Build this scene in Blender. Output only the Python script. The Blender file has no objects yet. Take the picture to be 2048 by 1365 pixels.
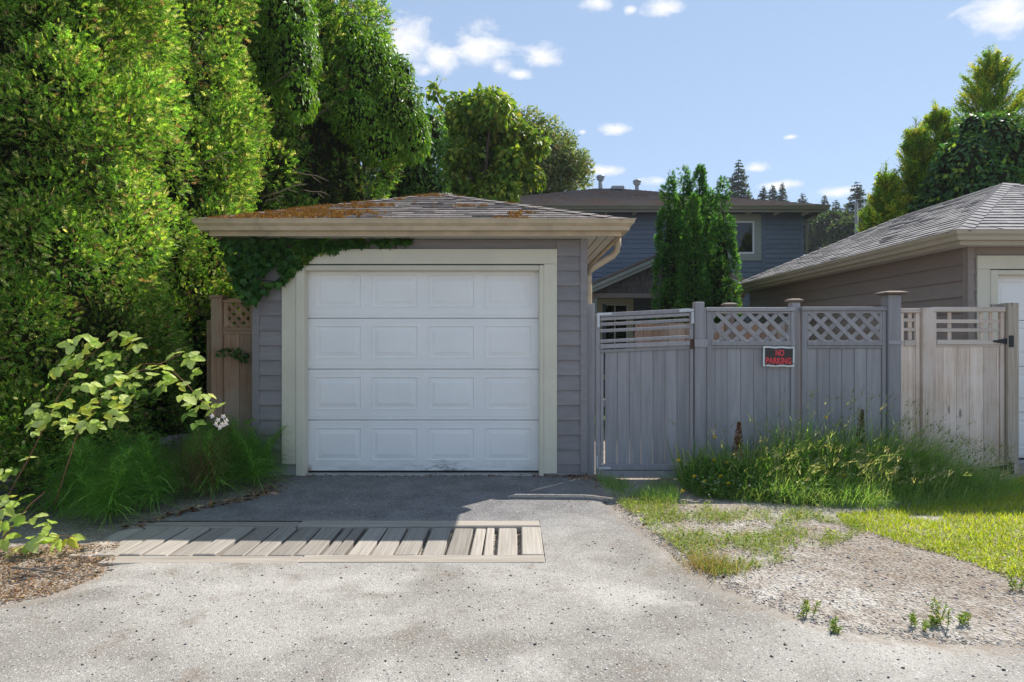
import bpy, math, random
import numpy as np
from mathutils import Matrix, Vector

# ------------------------------------------------------------------ camera, sky, sun, exposure
SC = bpy.context.scene
F = 1250.0          # focal length in pixels of a 2048 px wide picture
H = 1.41            # eye height
cam_d = bpy.data.cameras.new("camera")
cam_d.sensor_width = 36.0
cam_d.lens = 36.0 * F / 2048.0
cam_d.clip_start = 0.05
cam_d.clip_end = 3000
cam = bpy.data.objects.new("camera", cam_d)
SC.collection.objects.link(cam)
cam.location = (0, 0, H)
cam.rotation_euler = (math.radians(90), 0, 0)
SC.camera = cam

SUN_DIR = Vector((0.635, 0.664, 1.0)).normalized()      # towards the sun
SUN_EL = math.asin(SUN_DIR.z)
SUN_AZ = math.atan2(SUN_DIR.x, SUN_DIR.y)
EXPOSURE = 1.5
SKY_STRENGTH = 0.125
CLOUD = 3.0
world = bpy.data.worlds.new("World")
SC.world = world
world.use_nodes = True
world.cycles.sampling_method = 'MANUAL'
world.cycles.sample_map_resolution = 256
wn, wl = world.node_tree.nodes, world.node_tree.links
wn.clear()
w_out = wn.new("ShaderNodeOutputWorld")
w_bg = wn.new("ShaderNodeBackground")
w_bg.inputs[1].default_value = SKY_STRENGTH
w_sky = wn.new("ShaderNodeTexSky")
w_sky.sky_type = 'NISHITA'
w_sky.sun_disc = False
w_sky.sun_elevation = SUN_EL
w_sky.sun_rotation = SUN_AZ
w_sky.altitude = 50
w_sky.air_density = 0.55
w_sky.dust_density = 0.0
w_sky.ozone_density = 1.0
w_tc = wn.new("ShaderNodeTexCoord")
def wmath(op, a, b=None, c=None):
    n = wn.new("ShaderNodeMath"); n.operation = op
    for k, v in enumerate((a, b, c)):
        if v is None: continue
        if isinstance(v, (int, float)): n.inputs[k].default_value = v
        else: wl.new(v, n.inputs[k])
    return n.outputs[0]
def wvec(op, a, b):
    n = wn.new("ShaderNodeVectorMath"); n.operation = op
    for k, v in enumerate((a, b)):
        if isinstance(v, tuple): n.inputs[k].default_value = v
        else: wl.new(v, n.inputs[k])
    return n
w_nz = wn.new("ShaderNodeTexNoise")
w_nz.inputs["Scale"].default_value = 19.0
w_nz.inputs["Detail"].default_value = 7.0
w_nz.inputs["Roughness"].default_value = 0.62
w_nz.inputs["Distortion"].default_value = 0.25
wm = wn.new("ShaderNodeMapping"); wm.inputs["Scale"].default_value = (1.0, 1.0, 1.7)
wl.new(w_tc.outputs["Generated"], wm.inputs[0]); wl.new(wm.outputs[0], w_nz.inputs["Vector"])
# cumulus puffs: direction (pixel of a 2048 px picture) and half width / height
PUFFS = [(800, 85, 80, 58), (880, 122, 52, 36), (958, 98, 66, 50), (1088, 114, 62, 26), (1192, 8, 40, 18),
         (1325, 12, 56, 22), (1236, 262, 48, 15), (1205, 343, 50, 14), (2010, 22, 75, 40), (1505, 338, 40, 14),
         (1560, 372, 55, 14), (1315, 362, 36, 14), (1680, 385, 52, 14), (1040, 150, 40, 14), (1165, 265, 12, 7),
         (1582, 275, 18, 6), (850, 140, 40, 20), (1000, 135, 30, 22), (1262, 20, 16, 10)]
total = None
for (px, py, a, b) in PUFFS:
    d = Vector(((px - 1024) / F, 1.0, (683 - py) / F)).normalized()
    s = wvec('SUBTRACT', w_tc.outputs["Generated"], tuple(d))
    k = F
    m = wvec('MULTIPLY', s.outputs[0], (k / a, k / a, k / b))
    ln = wn.new("ShaderNodeVectorMath"); ln.operation = 'LENGTH'
    wl.new(m.outputs[0], ln.inputs[0])
    v = wmath('SUBTRACT', 1.25, ln.outputs["Value"])
    v = wmath('MAXIMUM', v, 0.0)
    total = v if total is None else wmath('MAXIMUM', total, v)
# the same small clouds go on round the rest of the sky
w_n2 = wn.new("ShaderNodeTexNoise")
w_n2.inputs["Scale"].default_value = 3.2; w_n2.inputs["Detail"].default_value = 3.0
wl.new(wm.outputs[0], w_n2.inputs["Vector"])
sep = wn.new("ShaderNodeSeparateXYZ"); wl.new(w_tc.outputs["Generated"], sep.inputs[0])
behind = wmath('LESS_THAN', sep.outputs[1], 0.35)
elsewhere = wmath('MULTIPLY', wmath('MAXIMUM', wmath('SUBTRACT', wmath('MULTIPLY', w_n2.outputs[0], 5.0), 2.9), 0.0), behind)
total = wmath('MAXIMUM', total, elsewhere)
dens = wmath('SUBTRACT', wmath('ADD', wmath('MULTIPLY', total, 1.25), wmath('MULTIPLY', w_nz.outputs[0], 2.6)), 1.86)
gate = wmath('MULTIPLY', dens, wmath('MINIMUM', wmath('MULTIPLY', total, 4.0), 1.0))
cl = wmath('MINIMUM', wmath('MAXIMUM', wmath('MULTIPLY', gate, 1.15), 0.0), 0.92)
w_mix = wn.new("ShaderNodeMix"); w_mix.data_type = 'RGBA'
wl.new(cl, w_mix.inputs["Factor"])
w_tint = wn.new("ShaderNodeMix"); w_tint.data_type = 'RGBA'; w_tint.blend_type = 'MULTIPLY'
w_tint.inputs["Factor"].default_value = 1.0
w_gam = wn.new("ShaderNodeGamma"); w_gam.inputs[1].default_value = 0.32
wl.new(w_sky.outputs[0], w_gam.inputs[0]); wl.new(w_gam.outputs[0], w_tint.inputs["A"])
w_tint.inputs["B"].default_value = (1.14, 1.35, 1.61, 1)
wl.new(w_tint.outputs["Result"], w_mix.inputs["A"])
w_mix.inputs["B"].default_value = (CLOUD, CLOUD * 1.0, CLOUD * 1.03, 1)
wl.new(w_mix.outputs["Result"], w_bg.inputs[0])
wl.new(w_bg.outputs[0], w_out.inputs[0])

sun_d = bpy.data.lights.new("sun", 'SUN')
sun_d.energy = 2.65
sun_d.angle = math.radians(0.53)
sun_d.color = (1.0, 0.95, 0.87)
sun = bpy.data.objects.new("sun", sun_d)
SC.collection.objects.link(sun)
sun.rotation_euler = (-SUN_DIR).to_track_quat('-Z', 'Y').to_euler()
sun.location = SUN_DIR * 60

vs = SC.view_settings
vs.view_transform = 'Standard'; vs.look = 'None'; vs.gamma = 1.0; vs.use_curve_mapping = False
vs.exposure = EXPOSURE
SC.cycles.use_denoising = True
try: SC.cycles.denoiser = 'OPENIMAGEDENOISE'
except Exception: pass
try: SC.cycles.denoising_prefilter = 'NONE'
except Exception: pass
SC.cycles.max_bounces = 6
SC.cycles.transmission_bounces = 6
SC.cycles.transparent_max_bounces = 6

# ------------------------------------------------------------------ helpers
rnd = random.Random(7)
COL = SC.collection
WM = {}
def PX(px, Y): return (px - 1024.0) * Y / F
def PZ(py, Y): return H - (py - 683.0) * Y / F
def GND(px, py):
    Y = H * F / (py - 683.0)
    return PX(px, Y), Y
def link(name, data, parent=None, M=None):
    o = bpy.data.objects.new(name, data)
    COL.objects.link(o)
    M = M.copy() if M is not None else Matrix.Identity(4)
    o.matrix_basis = M
    WM[o.name] = M
    if parent is not None:
        o.parent = parent
        o.matrix_parent_inverse = WM[parent.name].inverted()
    return o
def T(x, y, z): return Matrix.Translation((x, y, z))
def RZ(d): return Matrix.Rotation(math.radians(d), 4, 'Z')
def RX(d): return Matrix.Rotation(math.radians(d), 4, 'X')
def RY(d): return Matrix.Rotation(math.radians(d), 4, 'Y')
def tag(o, label, cat=None, group=None, kind=None):
    o["label"] = label
    if cat: o["category"] = cat
    if group: o["group"] = group
    if kind: o["kind"] = kind
    return o
def thing(name, label, cat, loc, group=None):
    o = link(name, None, None, T(*loc))
    o.empty_display_size = 0.2
    return tag(o, label, cat, group)
def pmesh(name, verts, faces, mat, smooth=False):
    me = bpy.data.meshes.new(name)
    me.from_pydata([tuple(v) for v in verts], [], faces)
    me.materials.append(mat)
    if smooth:
        me.polygons.foreach_set("use_smooth", [True] * len(me.polygons))
    return me
def orient(verts, faces):
    c = sum((Vector(v) for v in verts), Vector()) / len(verts)
    out = []
    for f in faces:
        p = [Vector(verts[i]) for i in f]
        n = Vector((0, 0, 0))
        for i in range(len(p)):
            a, b = p[i], p[(i + 1) % len(p)]
            n += Vector(((a.y - b.y) * (a.z + b.z), (a.z - b.z) * (a.x + b.x), (a.x - b.x) * (a.y + b.y)))
        m = sum(p, Vector()) / len(p)
        out.append(tuple(f) if n.dot(m - c) >= 0 else tuple(reversed(f)))
    return out
BOXC = {}
def box_mesh(sx, sy, sz, mat, b=0.004):
    key = (round(sx, 4), round(sy, 4), round(sz, 4), mat.name, b)
    if key in BOXC: return BOXC[key]
    h = (sx / 2, sy / 2, sz / 2)
    b = min(b, 0.45 * min(h) * 2 / 2)
    V, idx = [], {}
    for cx in (-1, 1):
        for cy in (-1, 1):
            for cz in (-1, 1):
                s = (cx, cy, cz)
                for a in range(3):
                    idx[(s, a)] = len(V)
                    V.append(tuple(s[k] * (h[k] if k == a else h[k] - b) for k in range(3)))
    Fs = []
    S = (-1, 1)
    def mk(d): return (d[0], d[1], d[2])
    for a in range(3):
        o1, o2 = [k for k in range(3) if k != a]
        for s in S:
            q = []
            for (u, v) in ((-1, -1), (1, -1), (1, 1), (-1, 1)):
                d = {a: s, o1: u, o2: v}
                q.append(idx[(mk(d), a)])
            Fs.append(q)
        for u in S:
            for v in S:
                q = []
                for s, ax in ((-1, o1), (1, o1), (1, o2), (-1, o2)):
                    d = {a: s, o1: u, o2: v}
                    q.append(idx[(mk(d), ax)])
                Fs.append(q)
    for cx in S:
        for cy in S:
            for cz in S:
                Fs.append([idx[((cx, cy, cz), a)] for a in range(3)])
    me = pmesh("box", V, orient(V, Fs), mat)
    BOXC[key] = me
    return me
def box(name, parent, mat, x0, x1, y0, y1, z0, z1, b=0.004, rot=None):
    me = box_mesh(x1 - x0, y1 - y0, z1 - z0, mat, b)
    M = T((x0 + x1) / 2, (y0 + y1) / 2, (z0 + z1) / 2)
    if rot is not None: M = M @ rot
    return link(name, me, parent, M)
def bar(name, parent, mat, p, q, w, t, b=0.003, roll=0.0):
    """a squared timber from p to q"""
    p, q = Vector(p), Vector(q)
    d = q - p
    me = box_mesh(w, t, d.length, mat, b)
    R = d.to_track_quat('Z', 'Y').to_matrix().to_4x4()
    return link(name, me, parent, T(*((p + q) / 2)) @ R @ RZ(roll))
def tube_arrays(pts, radii, n=8):
    P = [Vector(p) for p in pts]
    V, Fs = [], []
    up = Vector((0.13, 0.21, 1)).normalized()
    for i, p in enumerate(P):
        d = (P[min(i + 1, len(P) - 1)] - P[max(i - 1, 0)]).normalized()
        a = d.cross(up)
        if a.length < 1e-3: a = d.cross(Vector((1, 0, 0)))
        a.normalize(); bb = a.cross(d)
        for k in range(n):
            t = 2 * math.pi * k / n
            V.append(p + radii[i] * (math.cos(t) * a + math.sin(t) * bb))
    for i in range(len(P) - 1):
        for k in range(n):
            k2 = (k + 1) % n
            Fs.append((i * n + k, i * n + k2, (i + 1) * n + k2, (i + 1) * n + k))
    Fs.append(tuple(range(n - 1, -1, -1)))
    Fs.append(tuple(range((len(P) - 1) * n, len(P) * n)))
    return V, Fs
def tube(name, parent, mat, pts, radii, n=8):
    if isinstance(radii, (int, float)): radii = [radii] * len(pts)
    V, Fs = tube_arrays(pts, radii, n)
    return link(name, pmesh(name, V, Fs, mat, True), parent)
class Acc:
    """collects many small pieces into one mesh with a colour per piece"""
    def __init__(self): self.v, self.t, self.c, self.n = [], [], [], 0
    def add(self, tv, tt, pos, S, A, N, scale, col, lobe=0.0):
        pos = np.asarray(pos, float); M = len(pos)
        if M == 0: return
        sc = np.broadcast_to(np.asarray(scale, float).reshape(-1, 1, 1) if np.ndim(scale) else np.full((1, 1, 1), scale), (M, 1, 1))
        loc = tv[None, :, 0:1] * S[:, None, :] + tv[None, :, 1:2] * A[:, None, :] + tv[None, :, 2:3] * N[:, None, :]
        V = pos[:, None, :] + sc * loc
        k = len(tv)
        self.v.append(V.reshape(-1, 3))
        self.t.append((tt[None] + (np.arange(M) * k)[:, None, None]).reshape(-1, 3) + self.n)
        cc = np.repeat(np.asarray(col, float), k, axis=0)
        if lobe and k % 3 == 0:      # every lobe of a spray its own shade of green
            q = np.random.default_rng(M + self.n).normal(size=(M * (k // 3), 1)) * lobe
            cc = np.clip(cc * np.repeat(np.exp(q), 3, axis=0), 0.004, 0.8)
        self.c.append(cc)
        self.n += M * k
    def build(self, name, mat, parent=None, smooth=False):
        v = np.concatenate(self.v).astype(np.float32); t = np.concatenate(self.t).astype(np.int32)
        c = np.concatenate(self.c).astype(np.float32)
        me = bpy.data.meshes.new(name)
        me.vertices.add(len(v)); me.vertices.foreach_set("co", v.ravel())
        me.loops.add(t.size); me.loops.foreach_set("vertex_index", t.ravel())
        me.polygons.add(len(t)); me.polygons.foreach_set("loop_start", np.arange(0, t.size, 3, dtype=np.int32))
        if smooth: me.polygons.foreach_set("use_smooth", np.ones(len(t), dtype=bool))
        at = me.attributes.new("Col", 'FLOAT_COLOR', 'POINT')
        at.data.foreach_set("color", np.concatenate([c, np.ones((len(c), 1), np.float32)], 1).ravel())
        me.materials.append(mat)
        me.update(calc_edges=True)
        return link(name, me, parent)
def unit(a): return a / np.maximum(np.linalg.norm(a, axis=-1, keepdims=True), 1e-9)
def perp(A, rng):
    r = rng.normal(size=A.shape)
    r -= (r * A).sum(-1, keepdims=True) * A
    S = unit(r)
    return S, np.cross(S, A)
def vnoise(p, seed=0):
    """cheap smooth 2-D noise in 0..1, numpy"""
    p = np.asarray(p, float)
    i = np.floor(p).astype(int); f = p - i
    f = f * f * (3 - 2 * f)
    def hsh(a, b):
        h = (a * 374761393 + b * 668265263 + seed * 1442695041) & 0x7fffffff
        h = ((h ^ (h >> 13)) * 1274126177) & 0x7fffffff
        return ((h ^ (h >> 16)) & 0xffff) / 65535.0
    x, y = i[..., 0], i[..., 1]
    a, b, c, d = hsh(x, y), hsh(x + 1, y), hsh(x, y + 1), hsh(x + 1, y + 1)
    u, v = f[..., 0], f[..., 1]
    return (a * (1 - u) + b * u) * (1 - v) + (c * (1 - u) + d * u) * v
def fbm(p, seed=0, o=4):
    p = np.asarray(p, float); s = 0; a = 0.5; n = 0
    for k in range(o):
        s = s + a * vnoise(p * 2 ** k, seed + k); n += a; a *= 0.5
    return s / n
def smooth(a, b, x):
    t = np.clip((x - a) / (b - a), 0, 1)
    return t * t * (3 - 2 * t)

# ------------------------------------------------------------------ materials
class NB:
    def __init__(self, name):
        self.m = bpy.data.materials.new(name); self.m.use_nodes = True
        self.n, self.l = self.m.node_tree.nodes, self.m.node_tree.links
        self.b = self.n["Principled BSDF"]
        self.out = self.n["Material Output"]
        self.pos = None
    def P(self):
        if self.pos is None:
            self.pos = self.n.new("ShaderNodeNewGeometry").outputs["Position"]
        return self.pos
    def mapped(self, scale, vec=None, loc=None):
        mp = self.n.new("ShaderNodeMapping")
        mp.inputs["Scale"].default_value = scale if isinstance(scale, tuple) else (scale,) * 3
        self.l.new(vec or self.P(), mp.inputs[0])
        if loc is not None: self.l.new(loc, mp.inputs[1])
        return mp.outputs[0]
    def noise(self, scale, detail=4, rough=0.55, dist=0.0, loc=None):
        t = self.n.new("ShaderNodeTexNoise")
        t.inputs["Scale"].default_value = 1.0
        t.inputs["Detail"].default_value = detail; t.inputs["Roughness"].default_value = rough
        t.inputs["Distortion"].default_value = dist
        self.l.new(self.mapped(scale, None, loc), t.inputs["Vector"])
        return t.outputs[0]
    def voro(self, scale, feature='F1', out="Distance"):
        t = self.n.new("ShaderNodeTexVoronoi"); t.feature = feature
        t.inputs["Scale"].default_value = 1.0
        self.l.new(self.mapped(scale), t.inputs["Vector"])
        return t.outputs[out]
    def math(self, op, a, b=None, clamp=False):
        n = self.n.new("ShaderNodeMath"); n.operation = op; n.use_clamp = clamp
        for k, v in enumerate((a, b)):
            if v is None: continue
            if isinstance(v, (int, float)): n.inputs[k].default_value = v
            else: self.l.new(v, n.inputs[k])
        return n.outputs[0]
    def ramp(self, f, lo, hi, a=0.0, b=1.0):
        n = self.n.new("ShaderNodeMapRange"); n.interpolation_type = 'SMOOTHSTEP'
        n.inputs["From Min"].default_value = lo; n.inputs["From Max"].default_value = hi
        n.inputs["To Min"].default_value = a; n.inputs["To Max"].default_value = b
        self.l.new(f, n.inputs["Value"])
        return n.outputs[0]
    def mix(self, f, a, b, mode='MIX'):
        n = self.n.new("ShaderNodeMix"); n.data_type = 'RGBA'; n.blend_type = mode
        for k, v in (("Factor", f), ("A", a), ("B", b)):
            if isinstance(v, (int, float)): n.inputs[k].default_value = v
            elif isinstance(v, tuple): n.inputs[k].default_value = v + (1,) if len(v) == 3 else v
            else: self.l.new(v, n.inputs[k])
        return n.outputs["Result"]
    def scale_col(self, col, f):
        n = self.n.new("ShaderNodeVectorMath"); n.operation = 'SCALE'
        if isinstance(col, tuple): n.inputs[0].default_value = col[:3]
        else: self.l.new(col, n.inputs[0])
        if isinstance(f, (int, float)): n.inputs["Scale"].default_value = f
        else: self.l.new(f, n.inputs["Scale"])
        return n.outputs[0]
    def rand(self):
        return self.n.new("ShaderNodeObjectInfo").outputs["Random"]
    def bump(self, h, strength, dist):
        n = self.n.new("ShaderNodeBump"); n.inputs["Strength"].default_value = strength
        n.inputs["Distance"].default_value = dist
        self.l.new(h, n.inputs["Height"]); self.l.new(n.outputs[0], self.b.inputs["Normal"])
    def done(self, col, rough=0.6, metal=0.0, spec=0.4):
        if isinstance(col, tuple): self.b.inputs["Base Color"].default_value = col + (1,)
        else: self.l.new(col, self.b.inputs["Base Color"])
        if isinstance(rough, (int, float)): self.b.inputs["Roughness"].default_value = rough
        else: self.l.new(rough, self.b.inputs["Roughness"])
        self.b.inputs["Metallic"].default_value = metal
        self.b.inputs["Specular IOR Level"].default_value = spec
        return self.m
def paint(name, col, vary=0.10, grain=(3, 3, 3), dirt=0.15, dirtcol=None, rough=0.55, objvar=0.08, bump=0.15, spec=0.35, fine=(60, 60, 60)):
    k = NB(name)
    v = k.noise(grain, 5, 0.6)
    f = k.ramp(v, 0.25, 0.75, 1 - vary, 1 + vary)
    c = k.scale_col(col, f)
    r = k.math('ADD', k.math('MULTIPLY', k.rand(), 2 * objvar), 1 - objvar)
    c = k.scale_col(c, r)
    d = k.noise((2.1, 2.1, 1.1), 8, 0.7, 0.4)
    c = k.mix(k.ramp(d, 0.52, 0.8, 0.0, dirt * 2.2), c, dirtcol or tuple(x * 0.45 for x in col))
    h = k.noise(fine, 4, 0.6)
    k.bump(h, bump, 0.004)
    return k.done(c, k.ramp(v, 0.2, 0.8, rough - 0.08, rough + 0.12), 0, spec)
def wood(name, col_a, col_b, axis, rough=0.8, objvar=0.22, knots=True, grey=None):
    k = NB(name)
    sc = {'x': (1.6, 62, 62), 'y': (62, 1.6, 62), 'z': (62, 62, 1.6)}[axis]
    off = k.n.new("ShaderNodeCombineXYZ")
    ro = k.math('MULTIPLY', k.rand(), 91.0)
    for i in range(3): k.l.new(ro, off.inputs[i])
    g = k.noise(sc, 7, 0.62, 0.35, off.outputs[0])
    c = k.mix(k.ramp(g, 0.28, 0.74), col_a, col_b)
    big = k.noise((2.4, 2.4, 1.6), 6, 0.65)
    if grey: c = k.mix(k.ramp(big, 0.38, 0.66, 0.0, 0.85), c, grey)
    c = k.scale_col(c, k.math('ADD', k.math('MULTIPLY', k.rand(), 2 * objvar), 1 - objvar))
    if knots:
        ks = {'x': (1.6, 7, 7), 'y': (7, 1.6, 7), 'z': (7, 7, 1.6)}[axis]
        v = k.voro(ks)
        c = k.mix(k.ramp(v, 0.05, 0.11, 0.75, 0.0), c, tuple(x * 0.25 for x in col_a))
    fib = k.noise(tuple(x * 3 for x in sc), 3, 0.6)
    k.bump(k.math('ADD', g, k.math('MULTIPLY', fib, 0.5)), 0.45, 0.006)
    return k.done(c, rough, 0, 0.25)
def leafmat(name, trans=0.42, rough=0.45, spec=0.4, tint=(1.15, 1.2, 0.55), gloss=0.06):
    m = bpy.data.materials.new(name); m.use_nodes = True
    n, l = m.node_tree.nodes, m.node_tree.links
    b = n["Principled BSDF"]; out = n["Material Output"]
    a = n.new("ShaderNodeAttribute"); a.attribute_name = "Col"
    l.new(a.outputs["Color"], b.inputs["Base Color"])
    b.inputs["Roughness"].default_value = rough
    b.inputs["Specular IOR Level"].default_value = spec
    t = n.new("ShaderNodeBsdfTranslucent")
    mu = n.new("ShaderNodeMix"); mu.data_type = 'RGBA'; mu.blend_type = 'MULTIPLY'; mu.inputs["Factor"].default_value = 1
    l.new(a.outputs["Color"], mu.inputs["A"]); mu.inputs["B"].default_value = tint + (1,)
    l.new(mu.outputs["Result"], t.inputs["Color"])
    mx = n.new("ShaderNodeMixShader"); mx.inputs[0].default_value = trans
    l.new(b.outputs[0], mx.inputs[1]); l.new(t.outputs[0], mx.inputs[2]); l.new(mx.outputs[0], out.inputs[0])
    return m

M_SIDING = paint("taupe_siding_paint", (0.255, 0.232, 0.228), 0.10, (5, 5, 22), 0.07, rough=0.5, fine=(14, 14, 160), bump=0.12)
M_SIDING2 = paint("brown_grey_siding_paint", (0.29, 0.235, 0.20), 0.08, (5, 5, 22), 0.05, rough=0.5, fine=(14, 14, 160), bump=0.12)
M_SIDING3 = paint("blue_grey_siding_paint", (0.135, 0.165, 0.215), 0.10, (2, 2, 10), 0.06, rough=0.5, bump=0.1)
M_CREAM = paint("cream_trim_paint", (0.66, 0.61, 0.48), 0.05, (3, 3, 3), 0.05, rough=0.5, objvar=0.04)
M_CREAM_DIRTY = paint("weathered_gutter_paint", (0.52, 0.41, 0.275), 0.14, (6, 6, 9), 0.28, (0.20, 0.17, 0.12), rough=0.45, objvar=0.03)
M_GUTTER2 = paint("beige_gutter_paint", (0.46, 0.40, 0.30), 0.06, (3, 3, 3), 0.08, rough=0.4, objvar=0.03)
M_GUTTER3 = paint("olive_gutter_paint", (0.21, 0.20, 0.155), 0.06, (3, 3, 3), 0.05, rough=0.45, objvar=0.03)
M_SOFFIT = paint("soffit_board_paint", (0.60, 0.57, 0.50), 0.06, (3, 3, 3), 0.08, rough=0.6)
M_FENCE = paint("grey_fence_stain", (0.325, 0.305, 0.31), 0.13, (26, 26, 1.8), 0.16, (0.14, 0.135, 0.13), rough=0.66, objvar=0.12, fine=(70, 70, 4), bump=0.55, spec=0.3)
M_TRIM3 = paint("grey_green_trim_paint", (0.30, 0.31, 0.28), 0.05, (2, 2, 2), 0.04, objvar=0.03)
M_CEDAR = wood("brown_cedar", (0.30, 0.165, 0.10), (0.54, 0.345, 0.225), 'z', grey=(0.46, 0.36, 0.28))
M_CEDAR_X = wood("brown_cedar_rail", (0.30, 0.165, 0.10), (0.54, 0.345, 0.225), 'x', grey=(0.46, 0.36, 0.28))
M_CAP = wood("dark_weathered_cap", (0.11, 0.08, 0.06), (0.24, 0.185, 0.145), 'x', grey=(0.22, 0.19, 0.165), objvar=0.1)
M_GREYWOOD = wood("weathered_fir", (0.52, 0.375, 0.28), (0.85, 0.69, 0.56), 'z', grey=(0.80, 0.67, 0.58), objvar=0.14)
M_GREYWOOD_X = wood("weathered_fir_rail", (0.42, 0.33, 0.27), (0.74, 0.62, 0.52), 'x', grey=(0.64, 0.55, 0.48), objvar=0.14)
M_POSTWOOD = wood("tan_treated_post", (0.36, 0.29, 0.22), (0.60, 0.50, 0.40), 'z', objvar=0.05)
M_PLANK = wood("sun_bleached_plank", (0.27, 0.235, 0.20), (0.39, 0.355, 0.31), 'y', objvar=0.28, knots=False)
M_PLANK_X = wood("sun_bleached_kerb_board", (0.25, 0.215, 0.18), (0.42, 0.375, 0.32), 'x', objvar=0.14, knots=False)
M_WHITEMETAL = paint("galvanised_plate", (0.62, 0.63, 0.64), 0.06, (9, 9, 9), 0.08, rough=0.4)
M_BLACKMETAL = paint("black_iron", (0.016, 0.017, 0.019), 0.1, (9, 9, 9), 0.0, rough=0.4)
M_RUST = paint("rusty_iron", (0.10, 0.055, 0.035), 0.3, (30, 30, 30), 0.1, rough=0.8)
M_PIPE = paint("grey_vent_metal", (0.30, 0.32, 0.34), 0.08, (9, 9, 9), 0.15, rough=0.45)
M_CONC = paint("concrete", (0.36, 0.35, 0.33), 0.16, (9, 9, 9), 0.35, (0.10, 0.085, 0.07), rough=0.9, fine=(120, 120, 120), bump=0.35)
M_DARK = paint("dark_interior", (0.02, 0.02, 0.022), 0.05)
M_BARK = paint("bark", (0.085, 0.062, 0.046), 0.3, (30, 30, 5), 0.2, rough=0.9, fine=(40, 40, 8), bump=0.6)
M_TWIG = paint("pale_twig", (0.26, 0.20, 0.15), 0.2, (30, 30, 30), 0.1, rough=0.9)
M_CANE = paint("bramble_cane", (0.24, 0.105, 0.065), 0.2, (20, 20, 20), 0.05, rough=0.6)
M_CANE_G = paint("green_stem", (0.13, 0.20, 0.05), 0.2, (20, 20, 20), 0.05, rough=0.6)
M_POLE = paint("grey_utility_pole", (0.22, 0.215, 0.21), 0.1, (5, 5, 1), 0.1, rough=0.9)
M_CURTAIN = paint("pale_blind", (0.55, 0.53, 0.48), 0.05, (3, 3, 3), 0.02)
def glass():
    k = NB("window_glass")
    k.b.inputs["Transmission Weight"].default_value = 0.0
    return k.done((0.012, 0.016, 0.014), 0.03, 0.0, 0.6)
M_GLASS = glass()
def door_paint():
    k = NB("white_door_paint")
    v = k.noise((2, 2, 2), 5, 0.6)
    c = k.scale_col((0.90, 0.875, 0.84), k.ramp(v, 0.2, 0.8, 0.95, 1.03))
    sp = k.n.new("ShaderNodeSeparateXYZ"); k.l.new(k.P(), sp.inputs[0])
    low = k.ramp(sp.outputs[2], 0.03, 0.20, 1.0, 0.0)
    mid = k.math('SUBTRACT', 1.0, k.math('MULTIPLY', k.math('ABSOLUTE', k.math('SUBTRACT', sp.outputs[0], -0.72)), 2.6), True)
    sc = k.noise((7, 7, 34), 7, 0.72, 1.2)
    scuff = k.math('MULTIPLY', k.math('MULTIPLY', low, mid), k.ramp(sc, 0.44, 0.60))
    c = k.mix(scuff, c, (0.10, 0.095, 0.09))
    grime = k.math('MULTIPLY', low, k.ramp(k.noise((3, 3, 9), 6, 0.7), 0.36, 0.70, 0.0, 0.55))
    c = k.mix(grime, c, (0.42, 0.40, 0.36))
    rust = k.math('MULTIPLY', k.ramp(sp.outputs[0], -2.16, -2.10, 1.0, 0.0), k.ramp(sp.outputs[2], 0.04, 0.12, 1.0, 0.0))
    c = k.mix(k.math('MULTIPLY', rust, 0.7), c, (0.30, 0.13, 0.06))
    k.bump(k.noise((20, 20, 220), 3, 0.5), 0.10, 0.002)
    return k.done(c, 0.38, 0, 0.4)
M_DOOR = door_paint()
def shingle(name, a, b, lichen, amount):
    k = NB(name)
    v = k.noise((14, 14, 14), 6, 0.7)
    c = k.mix(k.ramp(v, 0.28, 0.72), a, b)
    g = k.voro((260, 260, 260), out="Color")
    c = k.mix(0.16, c, g, 'OVERLAY')
    c = k.scale_col(c, k.math('ADD', k.math('MULTIPLY', k.rand(), 0.16), 0.92))
    c = k.mix(k.ramp(k.noise((3.2, 3.2, 3.2), 8, 0.72), 0.5, 0.72, 0.0, amount), c, lichen)
    k.bump(k.noise((240, 240, 240), 2, 0.6), 0.5, 0.003)
    return k.done(c, 0.92, 0, 0.2)
M_SHINGLE = shingle("brown_grey_shingle", (0.135, 0.115, 0.105), (0.29, 0.255, 0.24), (0.17, 0.10, 0.05), 0.35)
M_SHINGLE2 = shingle("pale_grey_shingle", (0.19, 0.175, 0.17), (0.33, 0.31, 0.305), (0.22, 0.20, 0.18), 0.2)
def far_roof(name, a, b, lichen):
    k = NB(name)
    c = k.mix(k.ramp(k.noise((6, 26, 26), 6, 0.7), 0.3, 0.7), a, b)
    c = k.mix(k.ramp(k.noise((0.9, 0.9, 0.9), 8, 0.72), 0.45, 0.66, 0.0, 0.55), c, lichen)
    k.bump(k.noise((6, 40, 40), 3, 0.6), 0.6, 0.02)
    return k.done(c, 0.95, 0, 0.15)
M_ROOF3 = far_roof("far_house_shingle", (0.13, 0.105, 0.095), (0.22, 0.185, 0.17), (0.20, 0.095, 0.045))
M_ROOF4 = far_roof("pale_far_shingle", (0.22, 0.20, 0.19), (0.33, 0.31, 0.30), (0.25, 0.21, 0.18))
def gable_shakes():
    k = NB("grey_cedar_shakes")
    c = k.mix(k.ramp(k.noise((40, 40, 3), 6, 0.6), 0.3, 0.7), (0.10, 0.092, 0.09), (0.19, 0.175, 0.165))
    c = k.scale_col(c, k.math('ADD', k.math('MULTIPLY', k.rand(), 0.3), 0.85))
    return k.done(c, 0.9, 0, 0.2)
M_SHAKE = gable_shakes()
def sign_mat():
    k = NB("sign_black_plastic")
    return k.done((0.014, 0.014, 0.016), 0.16, 0, 0.5)
M_SIGN = sign_mat()
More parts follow.
